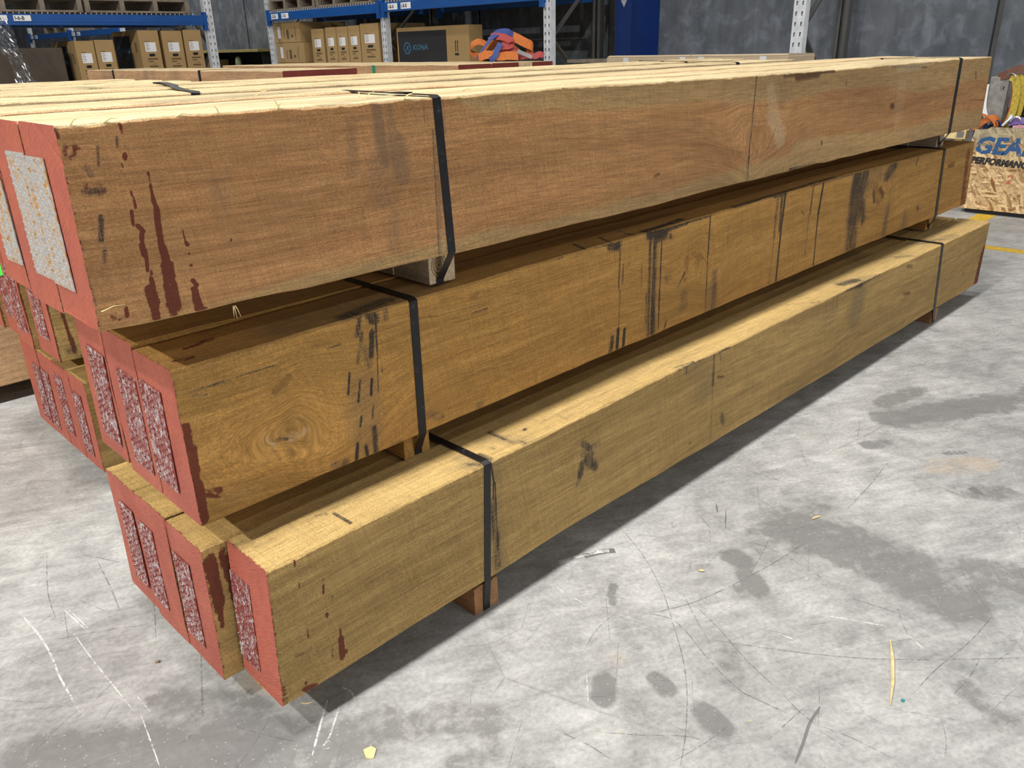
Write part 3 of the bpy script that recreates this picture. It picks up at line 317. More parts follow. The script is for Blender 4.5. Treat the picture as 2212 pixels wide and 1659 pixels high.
# ------------------------------------------------------------------ structure
def seg_mask(X, Z, rows, kinds):
    out = {q: np.zeros(len(X)) for q in kinds}
    for kd, x1, z1, x2, z2, w, s in rows:
        if kd not in out: continue
        dx, dz = x2 - x1, z2 - z1; L2 = dx * dx + dz * dz + 1e-12
        t = np.clip(((X - x1) * dx + (Z - z1) * dz) / L2, 0, 1)
        d = np.hypot(X - x1 - t * dx, Z - z1 - t * dz) / max(w, .0012)
        q = np.clip((1.7 - d) / 1.2, 0, 1); q = q * q * (3 - 2 * q)
        out[kd] = np.maximum(out[kd], s * q)
    return out
def floor():
    xs = np.unique(np.round(np.concatenate([[-30, -12, -5, -2, -1.2], np.arange(-.7, 2.4, .012), np.arange(2.4, 6.4, .06), [7, 9, 14, 30, 45]]), 4))
    ys = np.unique(np.round(np.concatenate([[-30, -12, -5, -2], np.arange(-1.2, 1.3, .012), np.arange(1.3, 3, .08), [4, 6, 9, 14, 20, 32, 45]]), 4))
    XX, YY = np.meshgrid(xs, ys); V = np.stack([XX.ravel(), YY.ravel(), 0 * XX.ravel()], 1)
    nx = len(xs); I = np.arange(len(V)).reshape(len(ys), nx)
    Fc = np.stack([I[:-1, :-1].ravel(), I[:-1, 1:].ravel(), I[1:, 1:].ravel(), I[1:, :-1].ravel()], 1)
    o = add('floor', V, Fc.tolist(), M['floor'], base=(0, 0, 0)); tag(o, kind='structure')
    rows = [('s', 1.33, -.36, 1.36, -.55, .10, .8), ('s', 1.36, -.55, 1.31, -.75, .10, .8), ('s', 1.36, -.7, 1.5, -.9, .09, .7), ('s', 1.2, -.33, 1.5, -.36, .05, .6), ('s', 1.106, -.305, 1.10, -.335, .03, .95), ('s', 1.06, -.37, 1.02, -.42, .028, .9), ('s', .99, -.40, 1.0, -.45, .03, .6),
            ('s', .53, -.345, .50, -.37, .026, 1), ('s', .60, -.545, .585, -.585, .026, .9), ('s', .61, -.42, .60, -.45, .02, .8), ('s', .80, -.47, .72, -.53, .03, .6), ('s', 2.2, -.28, 2.6, -.50, .07, .9), ('s', 2.3, -.2, 2.5, -.24, .04, .8), ('s', 1.95, -.3, 2.0, -.33, .03, .8), ('s', 2.7, -.55, 3.2, -.7, .06, .7), ('s', 1.85, -.62, 1.9, -.7, .05, .6),
            ('s', -.36, .30, -.16, .10, .08, .85), ('s', -.2, .19, .0, .0, .06, .8), ('s', -.30, .23, -.2, .05, .08, .8), ('s', -.12, .26, -.02, .12, .05, .65), ('s', -.1, -.02, .12, -.12, .07, .7), ('s', .1, -.1, .3, -.24, .05, .55), ('s', .0, .55, .06, .7, .04, .35), ('s', .2, -.30, .26, -.38, .06, .5), ('s', .44, -.72, .52, -.86, .03, .9), ('s', .95, -.95, 1.0, -1.0, .03, .5), ('s', 1.02, -.88, .98, -.98, .03, .6),
            ('b', .80, -.155, .76, -.18, .012, .8), ('b', .78, -.17, .74, -.20, .01, .7), ('b', 1.87, -.64, 1.86, -.66, .014, .8), ('b', 2.05, -.5, 2.1, -.54, .012, .7), ('b', .66, -.33, .62, -.36, .02, .4), ('b', 1.31, -.13, 1.34, -.17, .015, .5),
            ('o', .02, .20, .07, .10, .03, .7), ('o', 1.95, -.52, 2.05, -.6, .06, .7), ('o', .6, -.33, .62, -.35, .04, .4), ('o', .95, -.55, .97, -.58, .03, .4)]
    mk = seg_mask(V[:, 0], V[:, 1], rows, 'sbo')
    a = o.data.attributes.new('st', 'FLOAT_COLOR', 'POINT'); a.data.foreach_set('color', np.stack([mk['s'], mk['b'], mk['o'], 1 + 0 * mk['s']], 1).astype('f').ravel())
    def strips(name, lines, w, mat):
        b = MB()
        for ln in lines:
            P = [Vector((x, y, .0004)) for x, y in ln]
            # resample with a smooth curve
            Q = []
            for i in range(len(P) - 1):
                p0 = P[max(i - 1, 0)]; p1 = P[i]; p2 = P[i + 1]; p3 = P[min(i + 2, len(P) - 1)]
                for t in (0, .25, .5, .75): Q.append(.5 * (2 * p1 + (p2 - p0) * t + (2 * p0 - 5 * p1 + 4 * p2 - p3) * t * t + (3 * p1 - p0 - 3 * p2 + p3) * t ** 3))
            Q.append(P[-1]); ww = w * random.uniform(.7, 1.3); n = len(b.v)
            for i, q in enumerate(Q):
                d = (Q[min(i + 1, len(Q) - 1)] - Q[max(i - 1, 0)]).normalized(); sd = Vector((-d.y, d.x, 0)); e = ww * (.35 + .65 * min(1, min(i, len(Q) - 1 - i) / 2)) * .5
                b.v += [tuple(q - sd * e), tuple(q + sd * e)]
            b.f += [(n + 2 * i, n + 2 * i + 2, n + 2 * i + 3, n + 2 * i + 1) for i in range(len(Q) - 1)]
        tag(b.build(name, mat, o), 'thin scuffs and scratches worn into the concrete', kind='stuff')
    rnd = []
    for i in range(150):
        x = random.uniform(-.5, 2.2); y = random.uniform(-1.0, 1.0) if x < 0 else random.uniform(-1.0, -.05); a = random.choice((.4, .5, -.9, 2.0, -.3)) + random.gauss(0, .25); l = random.uniform(.02, .2)
        rnd.append([(x, y), (x + l * .5 * math.cos(a), y + l * .5 * math.sin(a) + random.gauss(0, .004)), (x + l * math.cos(a), y + l * math.sin(a))])
    strips('scratch', SCR_D, .0026, M['scuff_d']); strips('fine_scratch', rnd, .0012, M['scuff_d'])
    strips('tyre_mark', SCR_K, .005, M['scuff_k']); strips('chalky_scratch', SCR_W, .0036, M['scuff_w'])
    return o
FLOOR = floor()
# right wall in tall precast panels, joint between them
wall = box('wall_right', 7.26, 7.5, -20, 30, 0, 8, M['joint']); tag(wall, kind='structure')
for y0, y1 in ((-20, -5.03), (-4.97, 1.05), (1.105, 7.1), (7.15, 13.1), (13.15, 19.1), (19.15, 30)):
    box('wall_panel', 7.2, 7.26, y0, y1, 0.0, 8, M['wall'], wall)
wb = box('wall_back', -30, 7.2, 27, 27.2, 0, 8, M['wall']); tag(wb, kind='structure')
# painted floor lines
def line(label, P):
    b = MB(); b.quadbox([(x, y, .0003) for x, y in P] + [(x, y, .0012) for x, y in P]); tag(b.build('floor_line', M['yellow']), label, 'floor line')
line('short stub of yellow floor line running up to the strand board crate', [(5.90, .66), (5.92, .54), (6.20, .55), (6.20, .67)])
line('long yellow floor line crossing the floor beyond the stack end', [(5.05, -1.5), (5.15, -1.5), (5.15, .9), (5.05, .9)])
# ------------------------------------------------------------------ timbers
def smooth_noise(x, amp, L, seed):
    r = np.random.default_rng(seed); out = np.zeros(len(x))
    for i in range(3):
        n = int((x.max() - x.min()) / (L / 2 ** i)) + 4; g = r.normal(0, amp / 1.8 ** i, n)
        out += np.interp((x - x.min()) / (L / 2 ** i), np.arange(n), g)
    return out
def pl(curve, x):
    if np.isscalar(curve): return np.full(len(x), float(curve))
    c = np.array(sorted(curve)); return np.interp(x, c[:, 0], c[:, 1])
SEED = [0]
def timber(name, label, cat, y0, y1, top, bot, xn, xf, mat, group=None, hero=0, stain=(), stain_top=(), knots=(), sapc=None, sap_top=1.0, sap_front=0.0, back_dz=0, end_near='red', end_far='red', swap=False, near_red=.5, random_stain=0, parent=None, lit_top=0):
    """sawn baulk along X (or along Y when swap); xn/xf = end positions (top, bottom)"""
    SEED[0] += 1; sd = SEED[0]; r = random.Random(sd)
    if np.isscalar(xn): xn = (xn, xn)
    if np.isscalar(xf): xf = (xf, xf)
    L = xf[0] - xn[0]
    if hero:
        u = list(np.linspace(0, .12, 60)) + list(np.linspace(.12, .5, 90)) + list(np.linspace(.5, 1, 80))
        for kd, x1, z1, x2, z2, w, s in stain:
            if w < .012:
                for xx in np.arange(min(x1, x2) - 2.2 * w, max(x1, x2) + 2.2 * w, max(w * .45, .0011)): u.append((xx - xn[0]) / L)
        us = sorted(q for q in u if 0 <= q <= 1); u = [0.0]
        for q in us:
            if q - u[-1] > .00026: u.append(q)
        u = np.array(u); u[-1] = 1
        nv, nt, nb = 64, 26, 4
    else: u = np.concatenate([np.linspace(0, .012, 14)[:-1], np.linspace(.012, .05, 12)[:-1], np.linspace(.05, .98, 40)[:-1], np.linspace(.98, 1, 8)]); nv, nt, nb = 12, 8, 2
    c = .0035
    # ring: (yfrac param, v, face)  face 0 front 1 top 2 back 3 bottom
    ring = []
    H = .3
    for i in range(nv + 1): ring.append((0, 0.0, c / H + (1 - 2 * c / H) * i / nv, 0))
    for i in range(nt + 1): ring.append((1, i / nt, 1, 1))
    for i in range(nb + 1): ring.append((2, 1, 1 - c / H - (1 - 2 * c / H) * i / nb, 2))
    for i in range(nb + 1): ring.append((3, 1 - i / nb, 0, 3))
    nr = len(ring); nu = len(u)
    YF = np.array([q[1] for q in ring]); VV = np.array([q[2] for q in ring]); FA = np.array([q[3] for q in ring])
    YY = np.where(FA == 0, y0, np.where(FA == 2, y1, y0 + c + YF * (y1 - y0 - 2 * c)))
    Ug, Vg = np.meshgrid(u, VV, indexing='ij'); Yg = np.tile(YY, (nu, 1)); FAg = np.tile(FA, (nu, 1)); YFg = np.tile(YF, (nu, 1))
    Xn = xn[1] + (xn[0] - xn[1]) * Vg; Xf = xf[1] + (xf[0] - xf[1]) * Vg; Xg = Xn + (Xf - Xn) * Ug
    xl = xn[0] + L * u
    zt = pl(top, xl) + smooth_noise(xl, .0007, .12, sd); zb = pl(bot, xl) + smooth_noise(xl, .0007, .12, sd + 100)
    ed = np.abs(smooth_noise(xl, .0014, .03, sd + 200)); Zg = zb[:, None] + Vg * (zt - zb)[:, None] + back_dz * YFg * (FAg == 1) + back_dz * (FAg == 2) * Vg
    # ragged front arris
    fr = (FAg == 0) & (Vg > 1 - c / H - 1e-6); Zg = Zg - fr * ed[:, None] * .8
    Yg = Yg + (FAg == 1) * (YFg < 1e-6) * (ed[:, None] * .6)
    Yg = Yg + (FAg == 0) * smooth_noise(xl, .0005, .3, sd + 300)[:, None]
    # ragged end grain
    jit = rng.normal(0, .0008, Xg.shape); Xg = Xg + jit * ((Ug == 0) | (Ug == 1))
    X, Y, Z = Xg.ravel(), Yg.ravel(), Zg.ravel(); fa = FAg.ravel()
    I = np.arange(nu * nr).reshape(nu, nr); J = np.roll(I, -1, 1)
    Fc = np.stack([I[:-1].ravel(), I[1:].ravel(), J[1:].ravel(), J[:-1].ravel()], 1).tolist()
    mi = [0] * len(Fc)
    Fc.append(I[0].tolist()); mi.append(1); Fc.append(I[-1][::-1].tolist()); mi.append(2)
    # attributes
    off = np.array([r.uniform(0, 20), r.uniform(0, 20), r.uniform(0, 20)])
    gx, gy, gz = X.copy(), Y.copy(), Z.copy()
    gz += .010 * np.sin(X * 2.1 + r.uniform(0, 6)) + .006 * np.sin(X * 5.3 + r.uniform(0, 6))
    kn = np.zeros(len(X))
    for kx, kz, kr in knots:
        rr = np.hypot((X - kx) * .6 + .15 * (Z - kz), Z - kz); rr = rr * (1 + .18 * np.sin(3 * np.arctan2(Z - kz, X - kx) + kx * 9)); wgt = .85 * np.exp(-(rr / (kr * 2.2)) ** 2) * (fa == 0)
        gz = gz * (1 - wgt) + (rr * 1.1 + kz) * wgt; gx = gx * (1 - .85 * wgt) + .85 * wgt * kx
        kn = np.maximum(kn, .42 * np.exp(-(rr / (kr * .3)) ** 2) * (fa == 0))
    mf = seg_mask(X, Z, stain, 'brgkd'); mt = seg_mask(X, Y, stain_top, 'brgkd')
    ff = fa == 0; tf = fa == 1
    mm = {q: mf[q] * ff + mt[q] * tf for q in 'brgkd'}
    if random_stain:
        for i in range(random_stain):
            cx = r.uniform(xn[0], xf[0]); w = r.uniform(.004, .02); s = r.uniform(.4, .75)
            mm['b'] = np.maximum(mm['b'], s * np.exp(-((X - cx) / w) ** 2) * (ff | tf)); 
            mm['g'] = np.maximum(mm['g'], .5 * np.exp(-((X - cx) / (w * 5)) ** 2) * (ff | tf))
    dn = np.minimum(np.abs(X - Xn.ravel()), np.abs(X - Xf.ravel()) if end_far == 'red' else 9); mm['r'] = np.maximum(mm['r'], near_red * 1.1 * np.clip(1 - dn / .008, 0, 1))
    sap = np.where(ff, sap_front, np.where(tf, sap_top, .5)).astype(float)
    if sapc is not None:
        t_, b_ = pl(sapc[0], X), pl(sapc[1], X); q = np.maximum(np.clip((Z - t_) / .012 + .5, 0, 1) * (X > sapc[0][0][0]), np.clip((b_ - Z) / .012 + .5, 0, 1)); sap = np.where(ff, q * .95, sap)
    V = np.stack([X, Y, Z], 1)
    if swap: V = np.stack([Y, X, Z], 1); Fc = [q[::-1] for q in Fc]
    E = {'red': M['red'], 'dark': M['red_dark'], 'wood': mat, 'pith': M['pith']}
    o = add(name, V, Fc, [mat, E[end_near], E[end_far]], parent, mi)
    me = o.data
    def at(nm, tp, key, arr): q = me.attributes.new(nm, tp, 'POINT'); q.data.foreach_set(key, arr.astype('f').ravel())
    at('gv', 'FLOAT_VECTOR', 'vector', np.stack([gx, gy, gz], 1) + off)
    one = np.ones(len(X)); at('mk', 'FLOAT_COLOR', 'color', np.stack([mm['b'], mm['r'], mm['g'], one], 1)); at('mk2', 'FLOAT_COLOR', 'color', np.stack([sap, np.maximum(mm['k'], kn), mm['d'], lit_top * tf], 1))
    if label: tag(o, label, cat, group)
    return o
# pressed-in nail plates on the ends: thin sheet with rows of punched teeth
def plate_mesh(w, h, mat, name):
    b = MB(); b.box(-.0012, .0004, -w / 2, w / 2, 0, h)
    nc, nrw = int(w / .0105), int(h / .0125)
    for i in range(nc):
        for j in range(nrw):
            y = -w / 2 + (i + .5) * w / nc + random.gauss(0, .0006); z = (j + .5) * h / nrw + (.003 if i % 2 else -.002); z = min(max(z, .005), h - .006)
            n = len(b.v); a = random.uniform(.0018, .0034)
            b.v += [(-.001, y - .002, z - .0035), (-.001, y + .002, z - .0035), (-.001, y + .0022, z + .004), (-.001, y - .0022, z + .004), (-.001 - a, y - .001, z + .0028), (-.001 - a, y + .001, z + .0028)]
            b.f += [(n, n + 1, n + 5, n + 4), (n + 1, n + 2, n + 5), (n + 2, n + 3, n + 4, n + 5), (n + 3, n, n + 4)]
    me = bpy.data.meshes.new(name); me.from_pydata(b.v, [], b.f); me.materials.append(mat); me.update(); return me
PM = {('z', 90): plate_mesh(.092, .2, M['zinc'], 'plate_wide'), ('r', 90): plate_mesh(.088, .2, M['zinc_red'], 'plate_wide_red'), ('r', 75): plate_mesh(.074, .2, M['zinc_red'], 'plate_narrow_red')}
def plate(parent, key, x, yc, z, tilt=0, xr=0):
    o = bpy.data.objects.new('nail_plate', PM[key]); reg(o, parent, (x - .0006, yc, z)); o.rotation_euler = (tilt, xr, 0)
    o['label'] = 'rusting galvanised nail plate' if key[0] == 'z' else 'nail plate splashed with red paint'
# --- main stack, bottom layer
B1T = [(0.005, .378), (.297, .382), (.82, .384), (1.254, .389), (1.6, .384), (2.6, .384), (3.29, .379), (3.95, .375)]
B1B = [(-.006, .076), (.27, .079), (.6, .084), (.8, .088), (1.0, .086), (1.31, .082), (1.65, .078), (2.5, .072), (3.95, .064)]
G0 = 'timbers in the bottom layer of the near stack'; G1 = 'timbers in the middle layer of the near stack'; G2 = 'timbers in the top layer of the near stack'
b1 = timber('timber_baulk', 'front straw-coloured timber of the bottom layer, bright top face and red drips near its end', 'timber', 0, .150, B1T, B1B, (.005, -.006), (3.952, 3.947), M['wood_straw'], G0, hero=1, stain=ST_B, stain_top=ST_BT, sap_top=.9, lit_top=.1, end_far='wood')
b2 = timber('timber_baulk', 'second bottom-layer timber, red end jutting past the front one, dark paint run on its side', 'timber', .157, .309, .375, .066, (-.044, -.046), 3.94, M['wood_straw'], G0, hero=0, sap_top=.6, sap_front=.4, stain=[('r', -.03, .35, -.028, .25, .011, 1), ('r', -.032, .25, -.03, .2, .006, .8), ('r', -.005, .36, .0, .3, .009, .75), ('r', .0, .3, .004, .24, .008, .7)], random_stain=5, end_far='wood')
b3 = timber('timber_baulk', 'third bottom-layer timber from the front, red end beside a wide dark gap', 'timber', .317, .468, .376, .062, (-.044, -.046), 3.95, M['wood_straw'], G0, sap_top=.7, random_stain=4, end_far='wood')
b4 = timber('timber_baulk', 'hindmost timber of the bottom layer in the near stack, lit strip on its top end', 'timber', .471, .622, .376, .070, (-.044, -.044), 3.95, M['wood_straw'], G0, sap_top=.8, random_stain=3, end_far='wood')
plate(b1, ('r', 75), -.0052, .114, .112, 0, .036); plate(b2, ('r', 75), -.046, .261, .110); plate(b3, ('r', 75), -.046, .432, .110); plate(b4, ('r', 75), -.046, .532, .116)
# --- middle layer
M1T = [(-.05, .746), (.129, .747), (.446, .751), (.777, .755), (1.558, .757), (2.19, .763), (2.519, .765), (2.92, .763), (3.86, .759)]
M1B = [(-.048, .446), (.155, .447), (.45, .448), (1.09, .452), (1.81, .457), (2.7, .462), (3.9, .455)]
m1 = timber('timber_baulk', 'front amber timber of the middle layer with a big knot and black water streaks', 'timber', .1117, .268, M1T, M1B, (-.05, -.048), (3.862, 3.899), M['wood_amber'], G1, hero=1, stain=ST_M, stain_top=[('b', .30, .13, .42, .15, .02, .7), ('g', .2, .16, .5, .18, .06, .5), ('b', 1.25, .125, 1.45, .14, .012, .8), ('b', 1.0, .12, 1.02, .17, .006, .8), ('b', 1.1, .12, 1.12, .17, .005, .8), ('b', 1.2, .12, 1.22, .18, .006, .8), ('b', 1.7, .12, 2.4, .13, .012, .7), ('r', .02, .2, .07, .21, .01, .6), ('r', -.02, .15, .0, .15, .01, .6)], knots=[(.149, .57, .06), (1.503, .627, .042), (2.787, .652, .035)], sap_top=.35, sap_front=.12)
m2 = timber('timber_baulk', 'middle timber of the middle layer, red end with nail plate between two others', 'timber', .275, .424, .752, .448, (-.048, -.048), 3.88, M['wood_amber'], G1, sap_top=.3, random_stain=4)
m3 = timber('timber_baulk', 'hindmost timber of the middle layer in the near stack, half hidden under the top layer', 'timber', .430, .572, .741, .457, (-.048, -.048), 3.87, M['wood_amber'], G1, sap_top=.3, random_stain=4)
plate(m1, ('r', 90), -.050, .225, .490, .03); plate(m2, ('r', 90), -.049, .337, .484, .03); plate(m3, ('r', 90), -.049, .494, .492, .06)
# --- top layer
T1T = [(-.141, 1.136), (.011, 1.138), (.219, 1.137), (.52, 1.136), (.977, 1.135), (1.268, 1.132), (1.6, 1.131), (2.336, 1.129), (2.68, 1.132), (3.437, 1.134), (3.854, 1.132)]
T1B = [(-.143, .836), (-.06, .833), (.05, .832), (.25, .829), (.74, .826), (1.26, .825), (1.6, .829), (2.0, .831), (2.03, .833), (2.2, .834), (2.25, .831), (3.05, .830), (3.4, .828), (3.87, .821)]
t1 = timber('timber_baulk', 'front pinkish timber of the top layer with long red paint drips and grey smudges', 'timber', .1054, .268, T1T, T1B, (-.141, -.143), (3.854, 3.871), M['wood_pink'], G2, hero=1, stain=ST_T, stain_top=[('g', .30, .12, .50, .20, .02, .6), ('b', .2, .2, .4, .19, .006, .5), ('b', .8, .14, 1.1, .16, .004, .5)], knots=[(1.777, .957, .05)], sapc=(SAP_TOP, SAP_BOT), sap_top=1, near_red=.45, lit_top=1)
t2 = timber('timber_baulk', 'second timber of the top layer, tight against the pinkish front one', 'timber', .2715, .429, 1.134, .831, (-.142, -.142), 3.85, M['wood_pale'], G2, sap_top=.6, lit_top=1, stain_top=[('g', .2, .35, .55, .40, .03, .5)])
t3 = timber('timber_baulk', 'third timber of the top layer, slightly higher, beyond the dark groove', 'timber', .437, .579, [(-.142, 1.139), (3.8, 1.137)], .842, (-.142, -.142), 3.84, M['wood_tan'], G2, sap_top=.75, lit_top=.75, back_dz=.003, stain_top=[('g', .15, .46, .5, .52, .04, .6), ('b', .28, .46, .45, .5, .012, .5)])
plate(t1, ('z', 90), -.143, .222, .886, -.02); plate(t2, ('z', 90), -.1425, .3165, .887, -.02); plate(t3, ('z', 90), -.1425, .482, .884, -.03)
# splinters standing up along the top of the stack
def splinter(parent, x, y, z, dx, dy, dz, w=.0016):
    b = MB(); n = Vector((dx, dy, dz)); a = Vector((x, y, z)); b.tube([a, a + n * .5 + Vector((0, 0, .003)), a + n], [w, w * .7, w * .2], 4); b.build('splinter', M['chip'], parent)
for x, dx, dz in ((-.075, .02, .004), (.03, .02, .003), (.10, -.008, .012), (.2, .012, .010), (.205, -.01, .016), (.46, .03, .012), (.9, .02, .006), (-.12, .012, .008), (1.3, .03, .004)): splinter(t1, x, .108, 1.1345, dx, -.002, dz)
for x, z, dx, dz in ((.072, .829, .001, -.022), (.074, .829, .006, -.02), (.071, .829, -.003, -.018), (-.135, .868, .035, .004)): splinter(t1, x, .1045, z, dx, -.003, dz, .0011)
for o_, x, y, dx, dy, dz in ((t1, .44, .20, .04, .02, .012), (t3, .36, .47, .03, .0, .01), (t2, .5, .3, .02, .03, .008), (t1, .7, .22, .05, .01, .004)): splinter(o_, x, y, 1.1385 if o_ is t3 else 1.1345, dx, dy, dz)
# --- second stack behind
G3 = 'timbers of the second stack, bottom layer'; G4 = 'timbers of the second stack, middle layer'; G5 = 'timbers of the second stack, top layer'
s2b = []
for i, (a, bb, lab, zt) in enumerate(((1.232, 1.366, 'front bottom timber of the second stack, top corner rounded off at its red end', .362), (1.369, 1.514, 'second bottom timber of the second stack, counting back from its front', .363), (1.517, 1.662, 'third bottom timber of the second stack, counting back from its front', .358), (1.666, 1.832, 'hindmost bottom timber of the second stack, leftmost red end', .368))):
    s2b.append(timber('timber_baulk', lab, 'timber', a, bb, zt, .071, .114, 4.05, M['wood_straw'], G3, sap_top=.6, random_stain=3, end_far='wood'))
for o, y, z, t in ((s2b[0], 1.324, .104, .0), (s2b[1], 1.478, .122, .01), (s2b[2], 1.625, .096, .02), (s2b[3], 1.712, .096, .03)): plate(o, ('r', 75), .1135, y, z, t)
s2m = []
for a, bb, xn_, lab in ((1.192, 1.352, .062, 'front middle-layer timber of the second stack with a red paint run on its side'), (1.372, 1.50, .048, 'jutting middle-layer timber of the second stack next to its front one'), (1.512, 1.655, .060, 'third middle-layer timber of the second stack seen below the green sticker'), (1.665, 1.80, .05, 'hindmost middle-layer timber of the second stack at the left picture edge')):
    s2m.append(timber('timber_baulk', lab, 'timber', a, bb, .752, .448, xn_, 4.04, M['wood_straw'], G4, sap_top=.5, sap_front=.3, stain=[('r', .094, .60, .10, .50, .004, .95), ('r', .10, .52, .103, .47, .006, .95), ('b', .09, .47, .12, .46, .012, .7)] if a == 1.192 else (), near_red=.8))
for o, y, z, x in ((s2m[0], 1.285, .50, .061), (s2m[1], 1.432, .49, .047), (s2m[2], 1.585, .5, .059)): plate(o, ('r', 90), x, y, z)
s2t = []
for a, bb, zt, lab, mt in ((1.17, 1.318, 1.1235, 'front pale top timber of the second stack, greenish side strip showing', 'wood_pale'), (1.320, 1.470, 1.1225, 'second pale top timber of the second stack, level with its front one', 'wood_pale'), (1.482, 1.632, 1.1290, 'third pale top timber of the second stack, standing proud behind a dark groove', 'wood_pale'), (1.635, 1.79, 1.1325, 'hindmost pale top timber of the second stack, farthest bright strip', 'wood_pale')):
    s2t.append(timber('timber_baulk', lab, 'timber', a, bb, zt, .828, -.05, 4.06, M[mt], G5, sap_top=1, sap_front=.6, lit_top=1, random_stain=2, end_far='wood'))

# --- third stack at the back left (runs out of the picture to the left)
G6 = 'timbers of the third stack at the back left'
for li, (za, zb_, nm) in enumerate(((.071, .371, 'bottom'), (.449, .749, 'middle'), (.825, 1.123, 'top'))):
    for j, (a, bb) in enumerate(((2.24, 2.39), (2.395, 2.545), (2.55, 2.70))):
        if j and li < 2 : continue
        lab = {0: 'front %s timber of the third stack at the far left edge' % nm, 1: 'second top timber of the third stack at the left edge', 2: 'rear top timber of the third stack at the left edge'}[j]
        timber('timber_baulk', lab, 'timber', a, bb if li == 2 else 2.7, zb_ + (.004 * j if li == 2 else 0), za, -2.9, 1.04 - .05 * j, M['wood_tan' if li < 2 else 'wood_pale'], G6, lit_top=.9, sap_top=.9, sap_front=.3, near_red=.6)
# --- packs lying across behind, along Y
G7 = 'timbers of the crosswise packs at the back'
for li, (za, zb_) in enumerate(((.071, .371), (.449, .749), (.817, 1.117))):
    nm = ('bottom', 'middle', 'top')[li]
    for j, (a, bb) in enumerate(((2.26, 2.545), (2.55, 2.83))):
        timber('wide_baulk', '%s %s timber of the left crosswise pack, dark red end towards the stacks' % (('left', 'right')[j], nm), 'timber', a, bb, zb_, za, 3.62 + .02 * j, 6.95, M['wood_tan'], G7, end_near='dark', swap=True, lit_top=.8, sap_top=.9, sap_front=.1, near_red=0, random_stain=14 if j == 0 else 3)
    for j, (a, bb, e) in enumerate(((3.62, 3.95, 'dark'), (3.965, 4.25, 'dark'), (4.26, 4.41, 'wood'), (4.42, 4.66, 'dark'))):
        timber('wide_baulk', '%s %s timber of the right crosswise pack, %s' % (('leftmost', 'second', 'third', 'rightmost')[j], nm, 'bare pale end' if e == 'wood' else 'dark red end'), 'timber', a, bb, zb_ - .004, za, 3.52 + .01 * j, 7.1, M['wood_tan'], G7, end_near=e, swap=True, lit_top=.8, sap_top=.9, sap_front=.2, near_red=0)
# bands painted / strapped on the crosswise packs
# --- bearers
def bearer(label, xc, ya, yb, z0, z1, mat, w=.076, end='wood'):
    o = timber('bearer', label, 'bearer', xc - w / 2, xc + w / 2, z1, z0 + .001, ya, yb, M[mat], 'timber bearers between the layers', swap=True, end_near=end, end_far='wood', near_red=0, sap_top=.3, sap_front=.2)
    return o
bearer('near bearer on the floor under the bottom layer, reddish end behind the strap', .524, .004, .62, .0, .0735, 'wood_red')
bearer('far bearer on the floor under the bottom layer of the near stack', 3.38, .004, .62, .0, .063, 'wood_red')
bearer('near bearer between bottom and middle layers, black strap tucked under it', .460, .143, .58, .384, .446, 'wood_amber', .071)
bearer('far bearer between bottom and middle layers of the near stack', 3.55, .150, .58, .384, .454, 'wood_amber', .09)
bearer('near bearer under the top layer, weathered block with a knot ring on its end', .563, .145, .6, .758, .8265, 'wood_old', .072, 'pith')
bearer('far bearer under the top layer of the near stack', 3.50, .150, .6, .766, .827, 'wood_old', .09)
for x, nm in ((.62, 'near'), (3.45, 'far')):
    bearer('%s floor bearer under the second stack' % nm, x, 1.24, 1.83, 0, .069, 'wood_red'); bearer('%s bearer between bottom and middle layers of the second stack' % nm, x, 1.2, 1.8, .369, .447, 'wood_old'); bearer('%s bearer under the top layer of the second stack' % nm, x, 1.18, 1.79, .753, .826, 'wood_old')
for x, nm in ((-2.0, 'left'), (.5, 'right')):
    bearer('%s floor bearer under the third stack' % nm, x, 2.25, 2.7, 0, .069, 'wood_red'); bearer('%s lower bearer inside the third stack' % nm, x, 2.25, 2.7, .371, .448, 'wood_old'); bearer('%s upper bearer inside the third stack' % nm, x, 2.25, 2.7, .75, .824, 'wood_old')
def xbearer(label, x0, x1, y, z0, z1):
    timber('bearer', label, 'bearer', y - .04, y + .04, z1, z0, x0, x1, M['wood_old'], 'timber bearers between the layers', end_near='wood', end_far='wood', near_red=0)
for y, nm in ((4.2, 'near'), (6.3, 'far')):
    for px0, px1, pn in ((2.27, 2.82, 'left'), (3.63, 4.65, 'right')):
        xbearer('%s floor bearer under the %s crosswise pack' % (nm, pn), px0, px1, y, 0, .069); xbearer('%s lower bearer inside the %s crosswise pack' % (nm, pn), px0, px1, y, .371, .445); xbearer('%s upper bearer inside the %s crosswise pack' % (nm, pn), px0, px1, y, .749, .812)
